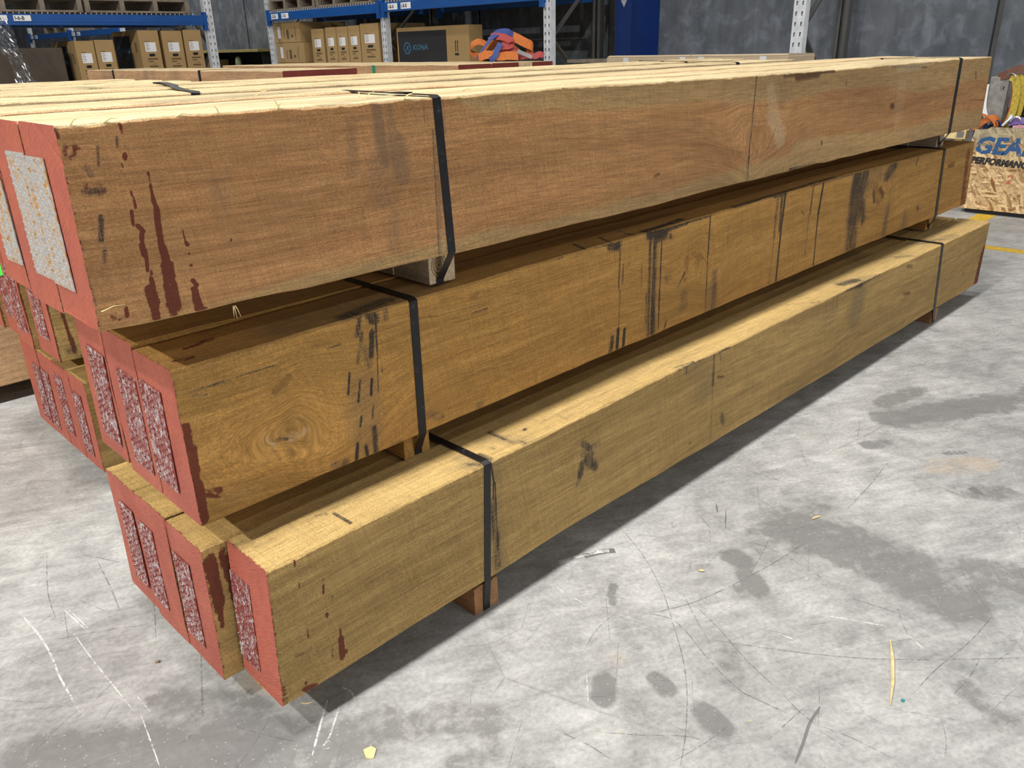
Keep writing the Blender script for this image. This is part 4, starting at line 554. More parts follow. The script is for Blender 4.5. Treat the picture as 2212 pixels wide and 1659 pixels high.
# --- steel straps
def strap(label, pts, w=.020, group='black steel straps on the near stack', buckle=None):
    b = MB(); b.ribbon(pts, (1, .0, 0), w, .0012)
    o = b.build('steel_strap', M['strap']); tag(o, label, 'strap', group)
    if buckle is not None:
        x, y, z = buckle; c = MB(); c.box(x - w * .6, x + w * .6, y - .022, y + .022, z, z + .003); c.build('strap_seal', M['strap'], o)
    return o
def arc(c, r, a0, a1, x, n=4):
    return [(x, c[0] + r * math.cos(a0 + (a1 - a0) * i / n), c[1] + r * math.sin(a0 + (a1 - a0) * i / n)) for i in range(n + 1)]
def loop(x0, x1, yf, yb, zt, zb, ybf, zbe, xb=None, top_back_x=None):
    """over the top, down the front, round the bearer under the layer"""
    xt = x0 if top_back_x is None else top_back_x; e = .0016
    return [(xt, yb + e, zb), (xt, yb + e, zt), (xt, yb - .01, zt + e)] + [(xt + (x0 - xt) * t, yb + (yf - yb) * t, zt + e) for t in (.25, .5, .75)] + [(x0, yf + .008, zt + e), (x0, yf - e, zt - .003), (x0 + (x1 - x0) * .5, yf - e, (zt + zb) / 2), (x1, yf - e, zb + .002), (xb if xb else x1, ybf - e, zbe + .012), (xb if xb else x1, ybf - e, zbe + .0018), (xb if xb else x1, ybf + .06, zbe + .0008)]
strap('near strap over the top layer, running down past the pinkish face', loop(.539, .558, .1054, .58, 1.1375, .829, .145, .756, .555, .60), buckle=(.545, .22, 1.1395))
strap('far strap round the top layer at its right end', loop(3.447, 3.456, .1054, .58, 1.1365, .827, .150, .766, 3.49), .03)
strap('near strap round the middle layer beside the black streaks', loop(.454, .454, .1117, .575, .7525, .448, .143, .385, .462))
strap('far strap round the middle layer at its right end', loop(3.46, 3.494, .1117, .575, .7615, .457, .150, .386, 3.54), .026)
strap('near strap round the bottom layer, bent over the straw-coloured edge', loop(.538, .525, 0, .623, .3845, .079, .003, .0005, .522))
strap('far strap round the bottom layer at its right end', loop(3.30, 3.348, 0, .623, .3800, .064, .003, .0005, 3.37), .026)
strap('strap lying slack across the top of the second stack', [(.555, 1.1685, 1.09), (.556, 1.168, 1.122), (.558, 1.175, 1.1255), (.60, 1.35, 1.126), (.63, 1.47, 1.130), (.64, 1.49, 1.134), (.68, 1.66, 1.139), (.71, 1.785, 1.1375), (.71, 1.793, 1.12), (.71, 1.793, .84)], .026, 'black steel straps on the stacks behind')
strap('far strap round the top layer of the second stack', [(3.45, 1.1685, .83), (3.45, 1.1685, 1.122), (3.45, 1.18, 1.126), (3.45, 1.47, 1.130), (3.45, 1.785, 1.136), (3.45, 1.793, 1.12), (3.45, 1.793, .84)], .03, 'black steel straps on the stacks behind')
strap('strap round the top of the third stack at the left edge', [(.33, 2.2385, .83), (.33, 2.2385, 1.122), (.33, 2.25, 1.1265), (.33, 2.5, 1.131), (.33, 2.69, 1.135)], .03, 'black steel straps on the stacks behind')
def ystrap(label, y, x0, x1, z):
    b = MB(); b.ribbon([(x0 - .002, y, .82), (x0 - .002, y, z), (x0 + .01, y, z + .002), (x1, y, z + .002)], (0, 1, 0), .035, .0014); tag(b.build('steel_strap', M['strap']), label, 'strap', 'black steel straps on the stacks behind')
ystrap('nearer strap on the left crosswise pack', 4.75, 2.26, 2.83, 1.118); ystrap('farther strap on the left crosswise pack', 6.35, 2.26, 2.83, 1.118)
gm = MB().box(3.618, 3.6195, 4.52, 4.56, .82, 1.112).build('paint_mark', M['greenp']); tag(gm, 'green paint mark across the side of the right crosswise pack', 'paint mark')

# green triangular sticker on the second stack
b = MB(); P = [(.0535, 1.60, .622), (.0535, 1.503, .646), (.0535, 1.515, .70)]
b.v = [(x - .0006, y, z) for x, y, z in P] + P; b.f = [(0, 1, 2), (5, 4, 3), (0, 3, 4, 1), (1, 4, 5, 2), (2, 5, 3, 0)]
b.build('sticker', M['green'], s2m[2])['label'] = 'bright green paper sticker'
# ------------------------------------------------------------------ pallet racking
def perforated_post(fn, w=.1, dp=.07, h=3.0, pitch=.075):
    """hollow upright, two columns of slots through the front face"""
    b = MB(); cols = [0, .018, .032, .068, .082, .1]; cols = [c * w / .1 for c in cols]
    zs = [0.0]; z = .05
    while z + .03 < h: zs += [z, z + .03]; z += pitch
    zs.append(h)
    for i in range(len(zs) - 1):
        for j in range(5):
            if i % 2 == 1 and j in (1, 3): continue
            n = len(b.v); b.v += [(0, cols[j], zs[i]), (0, cols[j + 1], zs[i]), (0, cols[j + 1], zs[i + 1]), (0, cols[j], zs[i + 1])]; b.f.append((n + 3, n + 2, n + 1, n))
    # central rib proud of the face, side and back walls, lips
    b.box(-.006, -.0005, w * .42, w * .58, 0, h); b.box(.0005, dp, 0, .003, 0, h); b.box(.0005, dp, w - .003, w, 0, h); b.box(dp - .003, dp, .003, w * .35, 0, h); b.box(dp - .003, dp, w * .65, w - .003, 0, h)
    b.box(.02, .022, .004, w - .004, 0, h)
    return b.xf(fn)
def rack_frame(label, fn, braces=((.12, .68), (.68, 1.30), (1.30, 1.92), (1.92, 2.54)), depth=.84, h=3.0, loc=(0, 0, 0)):
    t = thing('rack_frame', label, 'rack frame', loc, 'upright frames of the pallet racking')
    perforated_post(fn, h=h).build('post', M['galv'], t)
    perforated_post(lambda p: fn((depth - p[0], p[1], p[2])), h=h).build('post', M['galv_dark'], t)
    for k, (a, c) in enumerate(braces):
        p, q = ((.06, .05, a), (depth - .06, .05, c)) if k % 2 == 0 else ((depth - .06, .05, a), (.06, .05, c))
        MB().bar(p, q, .02, .045, (0, 1, 0)).xf(fn).build('brace', M['galv_dark'], t)
    for d0 in (-.03, depth - .09):
        MB().box(d0, d0 + .12, -.02, .12, 0.0005, .008).xf(fn).build('foot_plate', M['galv_dark'], t)
    return t
XR = 6.0
names = {10.27: 'left end frame of the rack with boxed goods, beside the grey wall', 7.55: 'perforated rack frame between the two blue-beamed bays', 4.84: 'rack frame at the right end of the blue beams', 2.16: 'bright galvanised rack frame standing above the front stack', 15.69: 'rack frame in the far left distance, nearest of three', 18.4: 'rack frame in the far left distance, middle of three', 21.11: 'rack frame in the far left distance, farthest'}
for y in names:
    rack_frame(names[y], (lambda yy: lambda p: (XR + p[0], yy - .05 + p[1], p[2]))(y), loc=(XR + .42, y, 0))
def rack_beam(label, y0, y1, x, z, cards=(), front=True, mat='blue'):
    t = thing('rack_beam', label, 'rack beam', (x, (y0 + y1) / 2, z), 'blue beams of the pallet racking')
    box('beam', x, x + .045, y0, y1, z, z + .105, M[mat], t, .006)
    MB().box(x + .012, x + .05, y0, y1, z + .045, z + .055).build('step', M[mat], t)
    for ya, yb in ((y0 - .004, y0 + .004), (y1 - .004, y1 + .004)):
        MB().box(x - .004, x + .05, ya - .02, yb + .02, z - .06, z + .14).build('end_connector', M[mat], t)
    if front:
        b = MB(); y = y0 + .06
        while y < y1 - .05: b.box(x - .002, x + .02, y, y + .006, z + .106, z + .124); y += .055
        tag(b.build('deck_wire', M['galv'], t), 'row of wire deck ends along the beam', kind='stuff')
    for s, ya, w in cards:
        c = MB().box(x - .0022, x - .0006, ya - w, ya, z + .02, z + .088).build('label_card', M['white'], t)
        text('lettering', s, .058, M['ink'], c, lambda u, v, h, ya=ya: (x - .0026 - h, ya - .012 - u * .9, z + .034 + v), 0, .0012)
    return t
rack_beam('front blue beam of the left bay with the two I-7 cards', 7.6, 10.22, 5.965, 1.640, (('I-7-A', 10.105, .185), ('I-7-B', 9.83, .185)))
rack_beam('rear blue beam of the left bay behind the boxed goods', 7.6, 10.22, 6.83, 1.640, front=False)
rack_beam('front blue beam of the right bay with the two I-8 cards', 4.89, 7.50, 5.965, 1.645, (('I-8-A', 7.387, .185), ('I-8-B', 7.137, .185)))
rack_beam('rear blue beam of the right bay, dark against the wall', 4.89, 7.50, 6.83, 1.645, front=False)
rack_beam('blue beam of the far left distant racking, nearer bay', 15.74, 18.35, 5.965, 1.62, (('I-5-A', 18.2, .185), ('I-5-B', 17.9, .185)), front=False)
rack_beam('blue beam of the far left distant racking, farther bay', 18.45, 21.06, 5.965, 1.62, (('I-4-A', 20.9, .185), ('I-4-B', 20.6, .185)), front=False)
# shelf decks low in the bays carry the boxes
def deck(label, x0, x1, y0, y1, z):
    t = thing('shelf_deck', label, 'shelf', ((x0 + x1) / 2, (y0 + y1) / 2, z - .12), 'low shelf decks of the racking')
    MB().box(x0, x0 + .045, y0, y1, z - .12, z - .02).build('beam', M['blue'], t); MB().box(x1 - .045, x1, y0, y1, z - .12, z - .02).build('beam', M['blue'], t)
    box('deck_board', x0, x1, y0, y1, z - .02, z, M['ply'], t)
deck('low shelf under the boxed goods in the left bay', 5.98, 6.86, 7.61, 10.21, .65); deck('low shelf under the lone carton in the right bay', 5.98, 6.86, 4.9, 7.49, .65)
# left rack, beams along X
YL = 8.96
rack_frame('right end frame of the near left rack', lambda p: (4.42 + .1 - p[1] - .0, YL + p[0], p[2]), loc=(4.42, YL + .42, 0))
rack_frame('left end frame of the near left rack beyond the hanging film', lambda p: (1.6 + .1 - p[1], YL + p[0], p[2]), loc=(1.6, YL + .42, 0))
t = thing('rack_beam', 'dark blue beam of the near left rack with the I-6-B card', 'rack beam', (3.0, YL - .03, 1.545), 'blue beams of the pallet racking')
box('beam', 1.72, 4.40, YL - .04, YL + .01, 1.545, 1.655, M['blue'], t, .006); MB().box(1.72, 4.40, YL - .046, YL - .041, 1.575, 1.58).build('step', M['blue'], t)
for xa in (1.72, 4.40): MB().box(xa - .02, xa + .02, YL - .045, YL + .012, 1.49, 1.69).build('end_connector', M['blue'], t)
bb_ = MB(); x = 1.78
while x < 4.3: bb_.box(x, x + .006, YL - .042, YL - .01, 1.656, 1.672); x += .055
tag(bb_.build('deck_wire', M['galv'], t), 'row of wire deck ends along the beam', kind='stuff')
for s, xa, w in (('I-6-A', 2.10, .165), ('I-6-B', 2.322, .165)):
    c = MB().box(xa, xa + w, YL - .0485, YL - .0465, 1.585, 1.64).build('label_card', M['white'], t)
    text('lettering', s, .05, M['ink'], c, lambda u, v, h, xa=xa: (xa + .01 + u * .95, YL - .049 + h, 1.596 + v), 0, .0012)
t = thing('rack_beam', 'rear blue beam of the near left rack', 'rack beam', (3.0, YL + .83, 1.545), 'blue beams of the pallet racking')
box('beam', 1.72, 4.40, YL + .8, YL + .85, 1.545, 1.655, M['blue'], t, .006)
t = thing('shelf_deck', 'low shelf under the boxes of the near left rack', 'shelf', (3.0, YL + .42, .5), 'low shelf decks of the racking')
for ya in (YL - .03, YL + .8): MB().box(1.72, 4.40, ya, ya + .045, .5, .6).build('beam', M['blue'], t)
box('deck_board', 1.72, 4.40, YL - .02, YL + .84, .6, .62, M['ply'], t)
# pallets up on the beams
def pallet(label, x0, x1, y0, y1, z, along='y', nblk=3):
    t = thing('pallet', label, 'pallet', ((x0 + x1) / 2, (y0 + y1) / 2, z), 'wooden pallets on the rack beams')
    L, Wd = (y1 - y0, x1 - x0) if along == 'y' else (x1 - x0, y1 - y0)
    def put(a0, a1, b0, b1, c0, c1, nm):
        if along == 'y': MB().box(x0 + b0, x0 + b1, y0 + a0, y0 + a1, c0, c1).build(nm, M['pallet'], t)
        else: MB().box(x0 + a0, x0 + a1, y0 + b0, y0 + b1, c0, c1).build(nm, M['pallet'], t)
    for b0 in (0, Wd / 2 - .05, Wd - .1): put(0, L, b0, b0 + .1, z, z + .02, 'bottom_board')
    for i in range(nblk):
        a = i * (L - .05) / (nblk - 1); put(a, a + .05, 0, Wd, z + .0205, z + .1195, 'stringer')
    n = 7
    for i in range(n): b0 = i * (Wd - .1) / (n - 1); put(0, L, b0, b0 + .1, z + .12, z + .142, 'top_board')
    return t
pallet('left pallet on the beam above the lying cartons', 5.97, 6.87, 8.98, 10.12, 1.765, nblk=4); pallet('right pallet on the beam above the standing cartons', 5.97, 6.87, 7.72, 8.94, 1.765, nblk=4)
pallet('left pallet on the right bay beam at the top picture edge', 5.97, 6.87, 6.22, 7.40, 1.772); pallet('right pallet added on the right bay beam to shade below', 5.97, 6.87, 4.98, 6.18, 1.772)  # right pallet is added to shade the carton below
for y0, y1, z, lab in ((9.0, 10.1, 1.908, 'goods on the left pallet above the lying cartons'), (7.74, 8.92, 1.908, 'goods on the right pallet above the standing cartons'), (6.24, 7.38, 1.915, 'goods on the left pallet of the right bay'), (5.0, 6.16, 1.915, 'goods on the right pallet of the right bay')):
    tag(box('shade_load', 5.99, 6.85, y0, y1, z, z + 1.0, M['card'], None, .02), lab + ', added to shade the bay below', 'shading load', 'loads added to shade the racking')  # unseen loads added above the view to shade the bays
pallet('left pallet on the dark blue beam of the near left rack', 1.85, 3.02, YL - .05, YL + .86, 1.673, 'x', 4); pallet('right pallet on the dark blue beam of the near left rack', 3.05, 4.22, YL - .05, YL + .86, 1.673, 'x', 4)
for i, (x0, x1, nm) in enumerate(((1.9, 3.0, 'left'), (3.1, 4.15, 'right'))): box_o = box('plywood_sheet_pack', x0, x1, YL, YL + .8, 1.8155, 2.7, M['card'], None, .01); tag(box_o, '%s brown sheet pack on the near left rack pallet, cut by the picture top' % nm, 'sheet pack', 'packs on the left rack')
# ------------------------------------------------------------------ cartons
def carton(label, x0, x1, y0, y1, z0, z1, face, prints=(), group='brown cartons in the racking', panel=None, handle=True, card=True, hz=None):
    """face: '-x' or '-y', the side turned to the aisle"""
    t = thing('carton', label, 'carton', ((x0 + x1) / 2, (y0 + y1) / 2, z0), group)
    body = box('body', x0, x1, y0, y1, z0, z1, M['card'], t, .006)
    for i, (a, c) in enumerate(((y0 + .004, (y0 + y1) / 2 - .002), ((y0 + y1) / 2 + .002, y1 - .004))): MB().box(x0 + .004, x1 - .004, a, c, z1, z1 + .003).build('flap', M['card'], t)
    w = (y1 - y0) if face == '-x' else (x1 - x0)
    def m(u, v, h=.0008): return (x0 - h, y1 - u, v) if face == '-x' else (x0 + u, y0 - h, v)
    def patch(nm, u0, u1, v0, v1, mat, h=.0012):
        P = [m(u0, v0, 0.0002), m(u1, v0, 0.0002), m(u1, v0, h), m(u0, v0, h), m(u0, v1, 0.0002), m(u1, v1, 0.0002), m(u1, v1, h), m(u0, v1, h)]
        return MB().quadbox(P).build(nm, mat, t)
    zc = z1
    if card:
        c = patch('shipping_label', w * .24, w * .78, zc - .225, zc - .125, M['white']); patch('print', w * .24, w * .48, zc - .118, zc - .112, M['ink_soft'])
        b = MB()
        for i in range(5): 
            a = zc - .14 - i * .017; b.quadbox([m(w * .28, a, .0013), m(w * (.42 + .05 * (i % 2)), a, .0013), m(w * (.42 + .05 * (i % 2)), a, .0016), m(w * .28, a, .0016), m(w * .28, a + .005, .0013), m(w * (.42 + .05 * (i % 2)), a + .005, .0013), m(w * (.42 + .05 * (i % 2)), a + .005, .0016), m(w * .28, a + .005, .0016)])
        b.build('print', M['ink_soft'], c)
    if handle:
        b = MB(); n = 10; cz = zc - .262; cu = w * .52; rx, rz = w * .15, .016
        base = [(cu + (rx - rz) * (1 if math.cos(a) > 0 else -1) + rz * math.cos(a), cz + rz * math.sin(a)) for a in [2 * math.pi * (i + .5) / n for i in range(n)]]
        b.v = [m(u, v, .0012) for u, v in base] + [m(u, v, .0003) for u, v in base]; b.f = [tuple(range(n))] + [(i, i + n, (i + 1) % n + n, (i + 1) % n) for i in range(n)]
        b.build('handle_slot', M['hole'], t)
        b = MB()
        for u0, u1, dv, hh in ((.28, .78, .312, .017), (.28, .55, .337, .011), (.52, .66, .362, .007), (.3, .74, .392, .016)):
            P = [m(w * u0, zc - dv, .0003), m(w * u1, zc - dv, .0003), m(w * u1, zc - dv, .0011), m(w * u0, zc - dv, .0011), m(w * u0, zc - dv + hh, .0003), m(w * u1, zc - dv + hh, .0003), m(w * u1, zc - dv + hh, .0011), m(w * u0, zc - dv + hh, .0011)]; b.quadbox(P)
        b.build('print', M['ink_soft'], t)
    return t, m, patch
zb = .651
for ya, yb, zt, lab in ((9.23, 8.94, 1.505, 'leftmost standing carton in the left bay, beside the two lying ones'), (8.885, 8.64, 1.515, 'second standing carton in the left bay'), (8.625, 8.375, 1.515, 'middle one of the five standing cartons in the left bay'), (8.36, 8.11, 1.52, 'fourth standing carton in the left bay'), (8.09, 7.70, 1.535, 'tallest standing carton, next to the perforated rack frame')):
    carton(lab, 6.03, 6.78, yb, ya, zb, zt, '-x')
for z0, z1, lab, ya, yb in ((1.088, 1.345, 'lower lying carton on the left of the left bay', 10.17, 9.45), (1.35, 1.61, 'upper lying carton on the left of the left bay', 10.19, 9.52)):
    t, mm_, patch = carton(lab, 6.03, 6.8, yb, ya, z0, z1, '-x', card=False, handle=False)
    w = ya - yb; patch('shipping_label', .09, .17, z0 + .06, z1 - .05, M['white'])
    for u0, u1, v0, v1 in ((.26, .275, .05, .17), (.33, .39, .05, .17), (.44, .50, .07, .10), (.56, .57, .03, .21)): patch('print', u0, u1, z0 + v0, z0 + v1, M['ink_soft'])
box_o = box('carton', 6.03, 6.8, 9.45, 10.17, zb, 1.086, M['card'], None, .006); tag(box_o, 'bottom carton under the two lying cartons of the left bay', 'carton', 'brown cartons in the racking')
# single carton in the right bay, printed side forward
t, mm_, patch = carton('lone dark carton with a round blue logo in the right bay', 6.12, 6.34, 6.15, 7.46, zb, 1.465, '-x', card=False, handle=False)
patch('print_panel', .03, .93, zb + .05, 1.425, M['ink'])
def ring(name, parent, m, cu, cz, r0, r1, mat, h=.0016, n=28):
    b = MB()
    for i in range(n):
        a = 2 * math.pi * i / n
        for r_ in (r0, r1): b.v += [m(cu + r_ * math.cos(a), cz + r_ * math.sin(a), h), m(cu + r_ * math.cos(a), cz + r_ * math.sin(a), .0005)]
    for i in range(n):
        j = (i + 1) % n; q = lambda i, k: 4 * i + k
        b.f += [(q(i, 0), q(j, 0), q(j, 2), q(i, 2)), (q(i, 0), q(i, 1), q(j, 1), q(j, 0)), (q(i, 2), q(j, 2), q(j, 3), q(i, 3))]
    return b.build(name, mat, parent)
def logo(t, m, u, z, s):
    ring('logo_ring', t, m, u + .07 * s, z, .055 * s, .068 * s, M['logo'])
    text('logo_letter', 'K', .09 * s, M['logo'], t, lambda a, v, h: m(u + .042 * s + a, z - .032 * s + v, .0016 + h), .3, .001)
    text('lettering', 'KONA', .085 * s, M['logo'], t, lambda a, v, h: m(u + .17 * s + a * 1.15, z - .022 * s + v, .0016 + h), .25, .001)
    for i in range(4): pass
logo(t, mm_, .13, 1.24, 1.0)
def arrows(t, m, u, z, s=1):
    for du in (0, .035 * s):
        b = MB(); P = [(0, -.07), (.012, -.07), (.012, .03), (.018, .03), (.006, .055), (-.006, .03), (0, .03)]
        P = [(u + du + a * s, z + v * s) for a, v in P]; n = len(P); b.v = [m(a, v, .0014) for a, v in P] + [m(a, v, .0003) for a, v in P]; b.f = [tuple(range(n))] + [(i, i + n, (i + 1) % n + n, (i + 1) % n) for i in range(n)]
        b.build('print_arrow', M['ink'], t)
arrows(t, mm_, 1.08, 1.26)
patch('print', 1.07, 1.14, 1.15, 1.175, M['ink'])
# cartons in the near left rack
def left_carton(label, x0, x1, zt, side=True):
    t, m, patch = carton(label, x0, x1, YL + .02, YL + .80, .621, zt, '-y')
    if side:
        ms = lambda u, v, h=.0008: (x0 - h, YL + .80 - u, v)
        P = lambda u0, u1, v0, v1: [ms(u0, v0, .0002), ms(u1, v0, .0002), ms(u1, v0, .0012), ms(u0, v0, .0012), ms(u0, v1, .0002), ms(u1, v1, .0002), ms(u1, v1, .0012), ms(u0, v1, .0012)]
        MB().quadbox(P(.04, .52, .66, zt - .05)).build('print_panel', M['ink'], t); logo(t, ms, .10, zt - .22, .8); arrows(t, ms, .64, zt - .17, .9)
left_carton('near left rack carton with dark logo side, next to the hanging film', 2.885, 3.085, 1.388); left_carton('small-labelled carton second from the left in the near left rack', 3.095, 3.30, 1.396)
left_carton('taller carton with dark side, third in the near left rack', 3.59, 3.825, 1.492); left_carton('fourth carton of the near left rack, between two of equal height', 3.865, 4.105, 1.488, False); left_carton('rightmost carton of the near left rack, against its end frame', 4.125, 4.345, 1.497, False)
bx = box('wrapped_pallet_load', 1.85, 2.78, YL + .1, YL + .80, .621, 1.33, plain('dark_wrapped_load', (.07, .052, .035), .5), None, .015); tag(bx, 'dark brown wrapped load behind the hanging film in the near left rack', 'wrapped load')
def film(name, label, pts, w, seed, amp=.03):
    """crumpled sheet of stretch film hanging along pts"""
    r = np.random.default_rng(seed); nu_, nv_ = 40, 18; P = np.array(pts, float); tt = np.linspace(0, len(P) - 1, nu_); C = np.stack([np.interp(tt, np.arange(len(P)), P[:, i]) for i in range(3)], 1)
    V = []; cr = r.normal(0, amp, (nu_, nv_)); cr = (cr + np.roll(cr, 1, 0) + np.roll(cr, 1, 1) * .5)
    for i in range(nu_):
        for j in range(nv_): V.append((C[i, 0] + (j / (nv_ - 1) - .5) * w * (1 + .25 * math.sin(i * .3)), C[i, 1] + cr[i, j] * .6 - .04, C[i, 2] + cr[i, j] * .25))
    Fc = [(i * nv_ + j, i * nv_ + j + 1, (i + 1) * nv_ + j + 1, (i + 1) * nv_ + j) for i in range(nu_ - 1) for j in range(nv_ - 1)]
    return tag(add(name, V, Fc, M['film']), label, 'plastic film')
film('stretch_film', 'long clear plastic film hanging at the left picture edge', [(2.10, YL - .16, 1.60), (2.14, YL - .18, 1.4), (2.21, YL - .19, 1.2), (2.26, YL - .2, .95), (2.25, YL - .2, .3), (2.25, YL - .25, .01)], .2, 3)
film('stretch_film', 'crumpled clear film bunched on top of the cartons by the rack frame', [(4.0, YL + .1, 1.66), (4.05, YL + .05, 1.62), (4.12, YL + .06, 1.56), (4.15, YL + .12, 1.515)], .34, 5)
# distant shapes behind the left rack
for i, (y0, y1, z1, lab) in enumerate(((15.8, 17.2, 2.1, 'wrapped load on the distant beam, nearer one'), (18.6, 20.0, 2.0, 'wrapped load on the distant beam, farther one'))):
    t = thing('wrapped_pallet_load', lab, 'wrapped load', (6.4, (y0 + y1) / 2, 1.726)); box('load', 6.0, 6.8, y0, y1, 1.84, z1, M['card_grey'], t, .02); 
    for k2 in range(3): MB().box(5.99, 6.82, y0 + k2 * (y1 - y0 - .1) / 2, y0 + .1 + k2 * (y1 - y0 - .1) / 2, 1.726, 1.839).build('pallet_block', M['pallet'], t)
box_o = box('wrapped_pallet_load', 6.0, 6.8, 15.8, 18.2, 0, 1.42, plain('dark_wrapped_goods', (.05, .05, .05), .4), None, .03); tag(box_o, 'dark wrapped goods on the floor of the distant racking', 'wrapped load')
# plywood-topped bench by the wall
t = thing('bench', 'dark bench with a plywood top against the grey wall', 'bench', (6.65, 12.2, 0)); box('top', 6.2, 7.1, 11.05, 13.9, 1.245, 1.285, M['ply'], t, .004); box('back_panel', 7.02, 7.06, 11.2, 13.8, 0.001, 1.244, M['black'], t)
for y in (11.08, 13.8): box('side_panel', 6.3, 7.02, y, y + .04, 0.001, 1.244, M['black'], t)
box('shelf', 6.3, 7.0, 11.15, 13.75, .7, .73, M['black'], t)
o = box('carton', 6.35, 6.65, 12.9, 13.25, .7305, 1.14, M['card'], None, .01); tag(o, 'small open carton standing inside the dark bench', 'carton')
b = MB(); b.tube([(6.28, 11.85, .7305), (6.28, 11.85, 1.10), (6.28, 11.85, 1.16), (6.28, 11.85, 1.18)], [.05, .05, .04, .015], 14); o = b.build('canister', plain('pale_canister', (.24, .27, .16), .5)); tag(o, 'pale rounded canister on the dark bench shelf', 'canister')
# long flat carton lying in front of the racking
t = thing('long_carton', 'long flat carton with tape strips in front of the blue column', 'carton', (5.2, 2.45, .81)); box('body', 5.0, 5.4, 1.70, 3.27, .81, 1.128, M['card_grey'], t, .006)
for ya, yb in ((1.705, 2.48), (2.485, 3.265)): MB().quadbox([(5.0, ya, 1.129), (5.4, ya, 1.129), (5.4, yb, 1.129), (5.0, yb, 1.129), (5.02, ya, 1.140), (5.4, ya, 1.137), (5.4, yb, 1.134), (5.03, yb, 1.141)]).build('flap', M['card_grey'], t)
for y in (1.86, 2.36, 2.52, 3.05):
    MB().box(4.9985, 4.9995, y, y + .05, 1.06, 1.126).build('tape', M['galv'], t)
t = thing('trestle', 'wooden trestle under the long flat carton', 'trestle', (5.2, 2.45, 0)); box('top', 5.05, 5.35, 1.8, 3.2, .74, .8095, M['pallet'], t)
for x in (5.07, 5.28):
    for y in (1.85, 3.1): box('leg', x, x + .05, y, y + .05, 0.001, .739, M['pallet'], t)
# blue steel column: front flange, web, rear flange
t = thing('steel_column', 'blue steel column standing against the wall', 'column', (6.92, 4.43, 0))
box('flange', 6.70, 6.716, 4.333, 4.527, 0.001, 7.9, M['blue_dark'], t); box('web', 6.716, 7.178, 4.424, 4.436, 0.001, 7.9, M['blue_dark'], t); box('flange', 7.178, 7.194, 4.333, 4.527, 0.001, 7.9, M['blue_dark'], t)
b = MB(); P = [(6.6985, 4.463, 1.638), (6.6985, 4.387, 1.636), (6.6985, 4.423, 1.572)]; b.v = P + [(6.6998, y, z) for x, y, z in P]; b.f = [(0, 1, 2), (5, 4, 3), (0, 3, 4, 1), (1, 4, 5, 2), (2, 5, 3, 0)]; b.build('triangle_sticker', plain('grey_sticker', (.35, .37, .42), .6), t)['label'] = 'pale triangular sticker'
# planks lying in the rack behind the strap heap
for i, (y0, y1, z, lab) in enumerate(((4.1, 4.75, 1.06, 'upper board lying in the bay behind the post'), (3.9, 4.72, 1.02, 'lower board lying in the bay behind the post'))):
    o = box('board', 6.2 + .1 * i, 6.62, y0, y1, z, z + .032, M['pallet']); tag(o, lab, 'board', 'boards in the right bay')
t = thing('board_trestle', 'dark trestle under the loose boards in the bay', 'trestle', (6.4, 4.3, 0)); box('top', 6.25, 6.6, 3.95, 4.7, .95, 1.0195, M['pallet'], t)
for x in (6.28, 6.52):
    for y in (4.0, 4.6): box('leg', x, x + .05, y, y + .05, 0.001, .949, M['pallet'], t)
# ------------------------------------------------------------------ heap of lashing straps on the crosswise pack
ZP = 1.1135
def band(name, label, cat, ctr, mat, w, seed, loops, rad, parent=None, group='lashing straps in the heap'):
    r = random.Random(seed); b = MB(); pts = []; wd = []
    n = 16 * loops
    for i in range(n + 1):
        a = 2 * math.pi * i / 16 + seed; q = 1 + .28 * math.sin(a * .73 + seed) ; x = ctr[0] + rad[0] * q * math.cos(a); y = ctr[1] + rad[1] * q * math.sin(a + .3 * math.sin(a * .5)); z = ctr[2] + rad[2] * (1 + math.sin(a * 1.0 + seed * 2 + .6 * math.sin(a * .37))) * .5
        pts.append((x, y, max(z, ZP + w * .12))); wd.append((.35 * math.cos(a + 1), .55 * math.sin(a), 1))
    b.ribbon(pts, wd, w, .005)
    o = b.build(name, M[mat], parent, True)
    if label: tag(o, label, cat, group)
    return o
# --- individually curved bands so that the heap reads as looped webbing
def webbing(name, label, pts, mat, w, wdir, group='lashing straps in the heap', t=.005):
    P = [Vector(p) for p in pts]; Q = []
    for i in range(len(P) - 1):
        p0 = P[max(i - 1, 0)]; p1 = P[i]; p2 = P[i + 1]; p3 = P[min(i + 2, len(P) - 1)]
        for q in range(6):
            s = q / 6; Q.append(.5 * (2 * p1 + (p2 - p0) * s + (2 * p0 - 5 * p1 + 4 * p2 - p3) * s * s + (3 * p1 - p0 - 3 * p2 + p3) * s ** 3))
    Q.append(P[-1]); b = MB().ribbon([tuple(q) for q in Q], wdir, w, t); o = b.build(name, M[mat], None, False)
    return tag(o, label, 'strap', group)
rx, ry = .58, -.58            # heap's left-right direction seen from the aisle
HX, HY = 4.50, 4.02
def hp(u, d, z): return (HX + .706 * u + .66 * d, HY - .706 * u + .66 * d, ZP + z)
dv = (.22, .22, .9)
webbing('lashing_strap', 'orange strap looping round at the left of the heap', [hp(-.10, .04, .035), hp(-.18, .03, .05), hp(-.215, .03, .09), hp(-.20, .04, .135), hp(-.15, .05, .155), hp(-.09, .05, .13), hp(-.07, .05, .08)], 'orange', .075, (.5, .5, .55))
webbing('lashing_strap', 'blue strap arching from the front over the heap top', [hp(-.17, -.07, .03), hp(-.13, -.08, .08), hp(-.07, -.08, .15), hp(-.02, -.05, .20), hp(.03, -.02, .225), hp(.09, .0, .225), hp(.13, .02, .20)], 'bluew', .062, (.55, .25, .5))
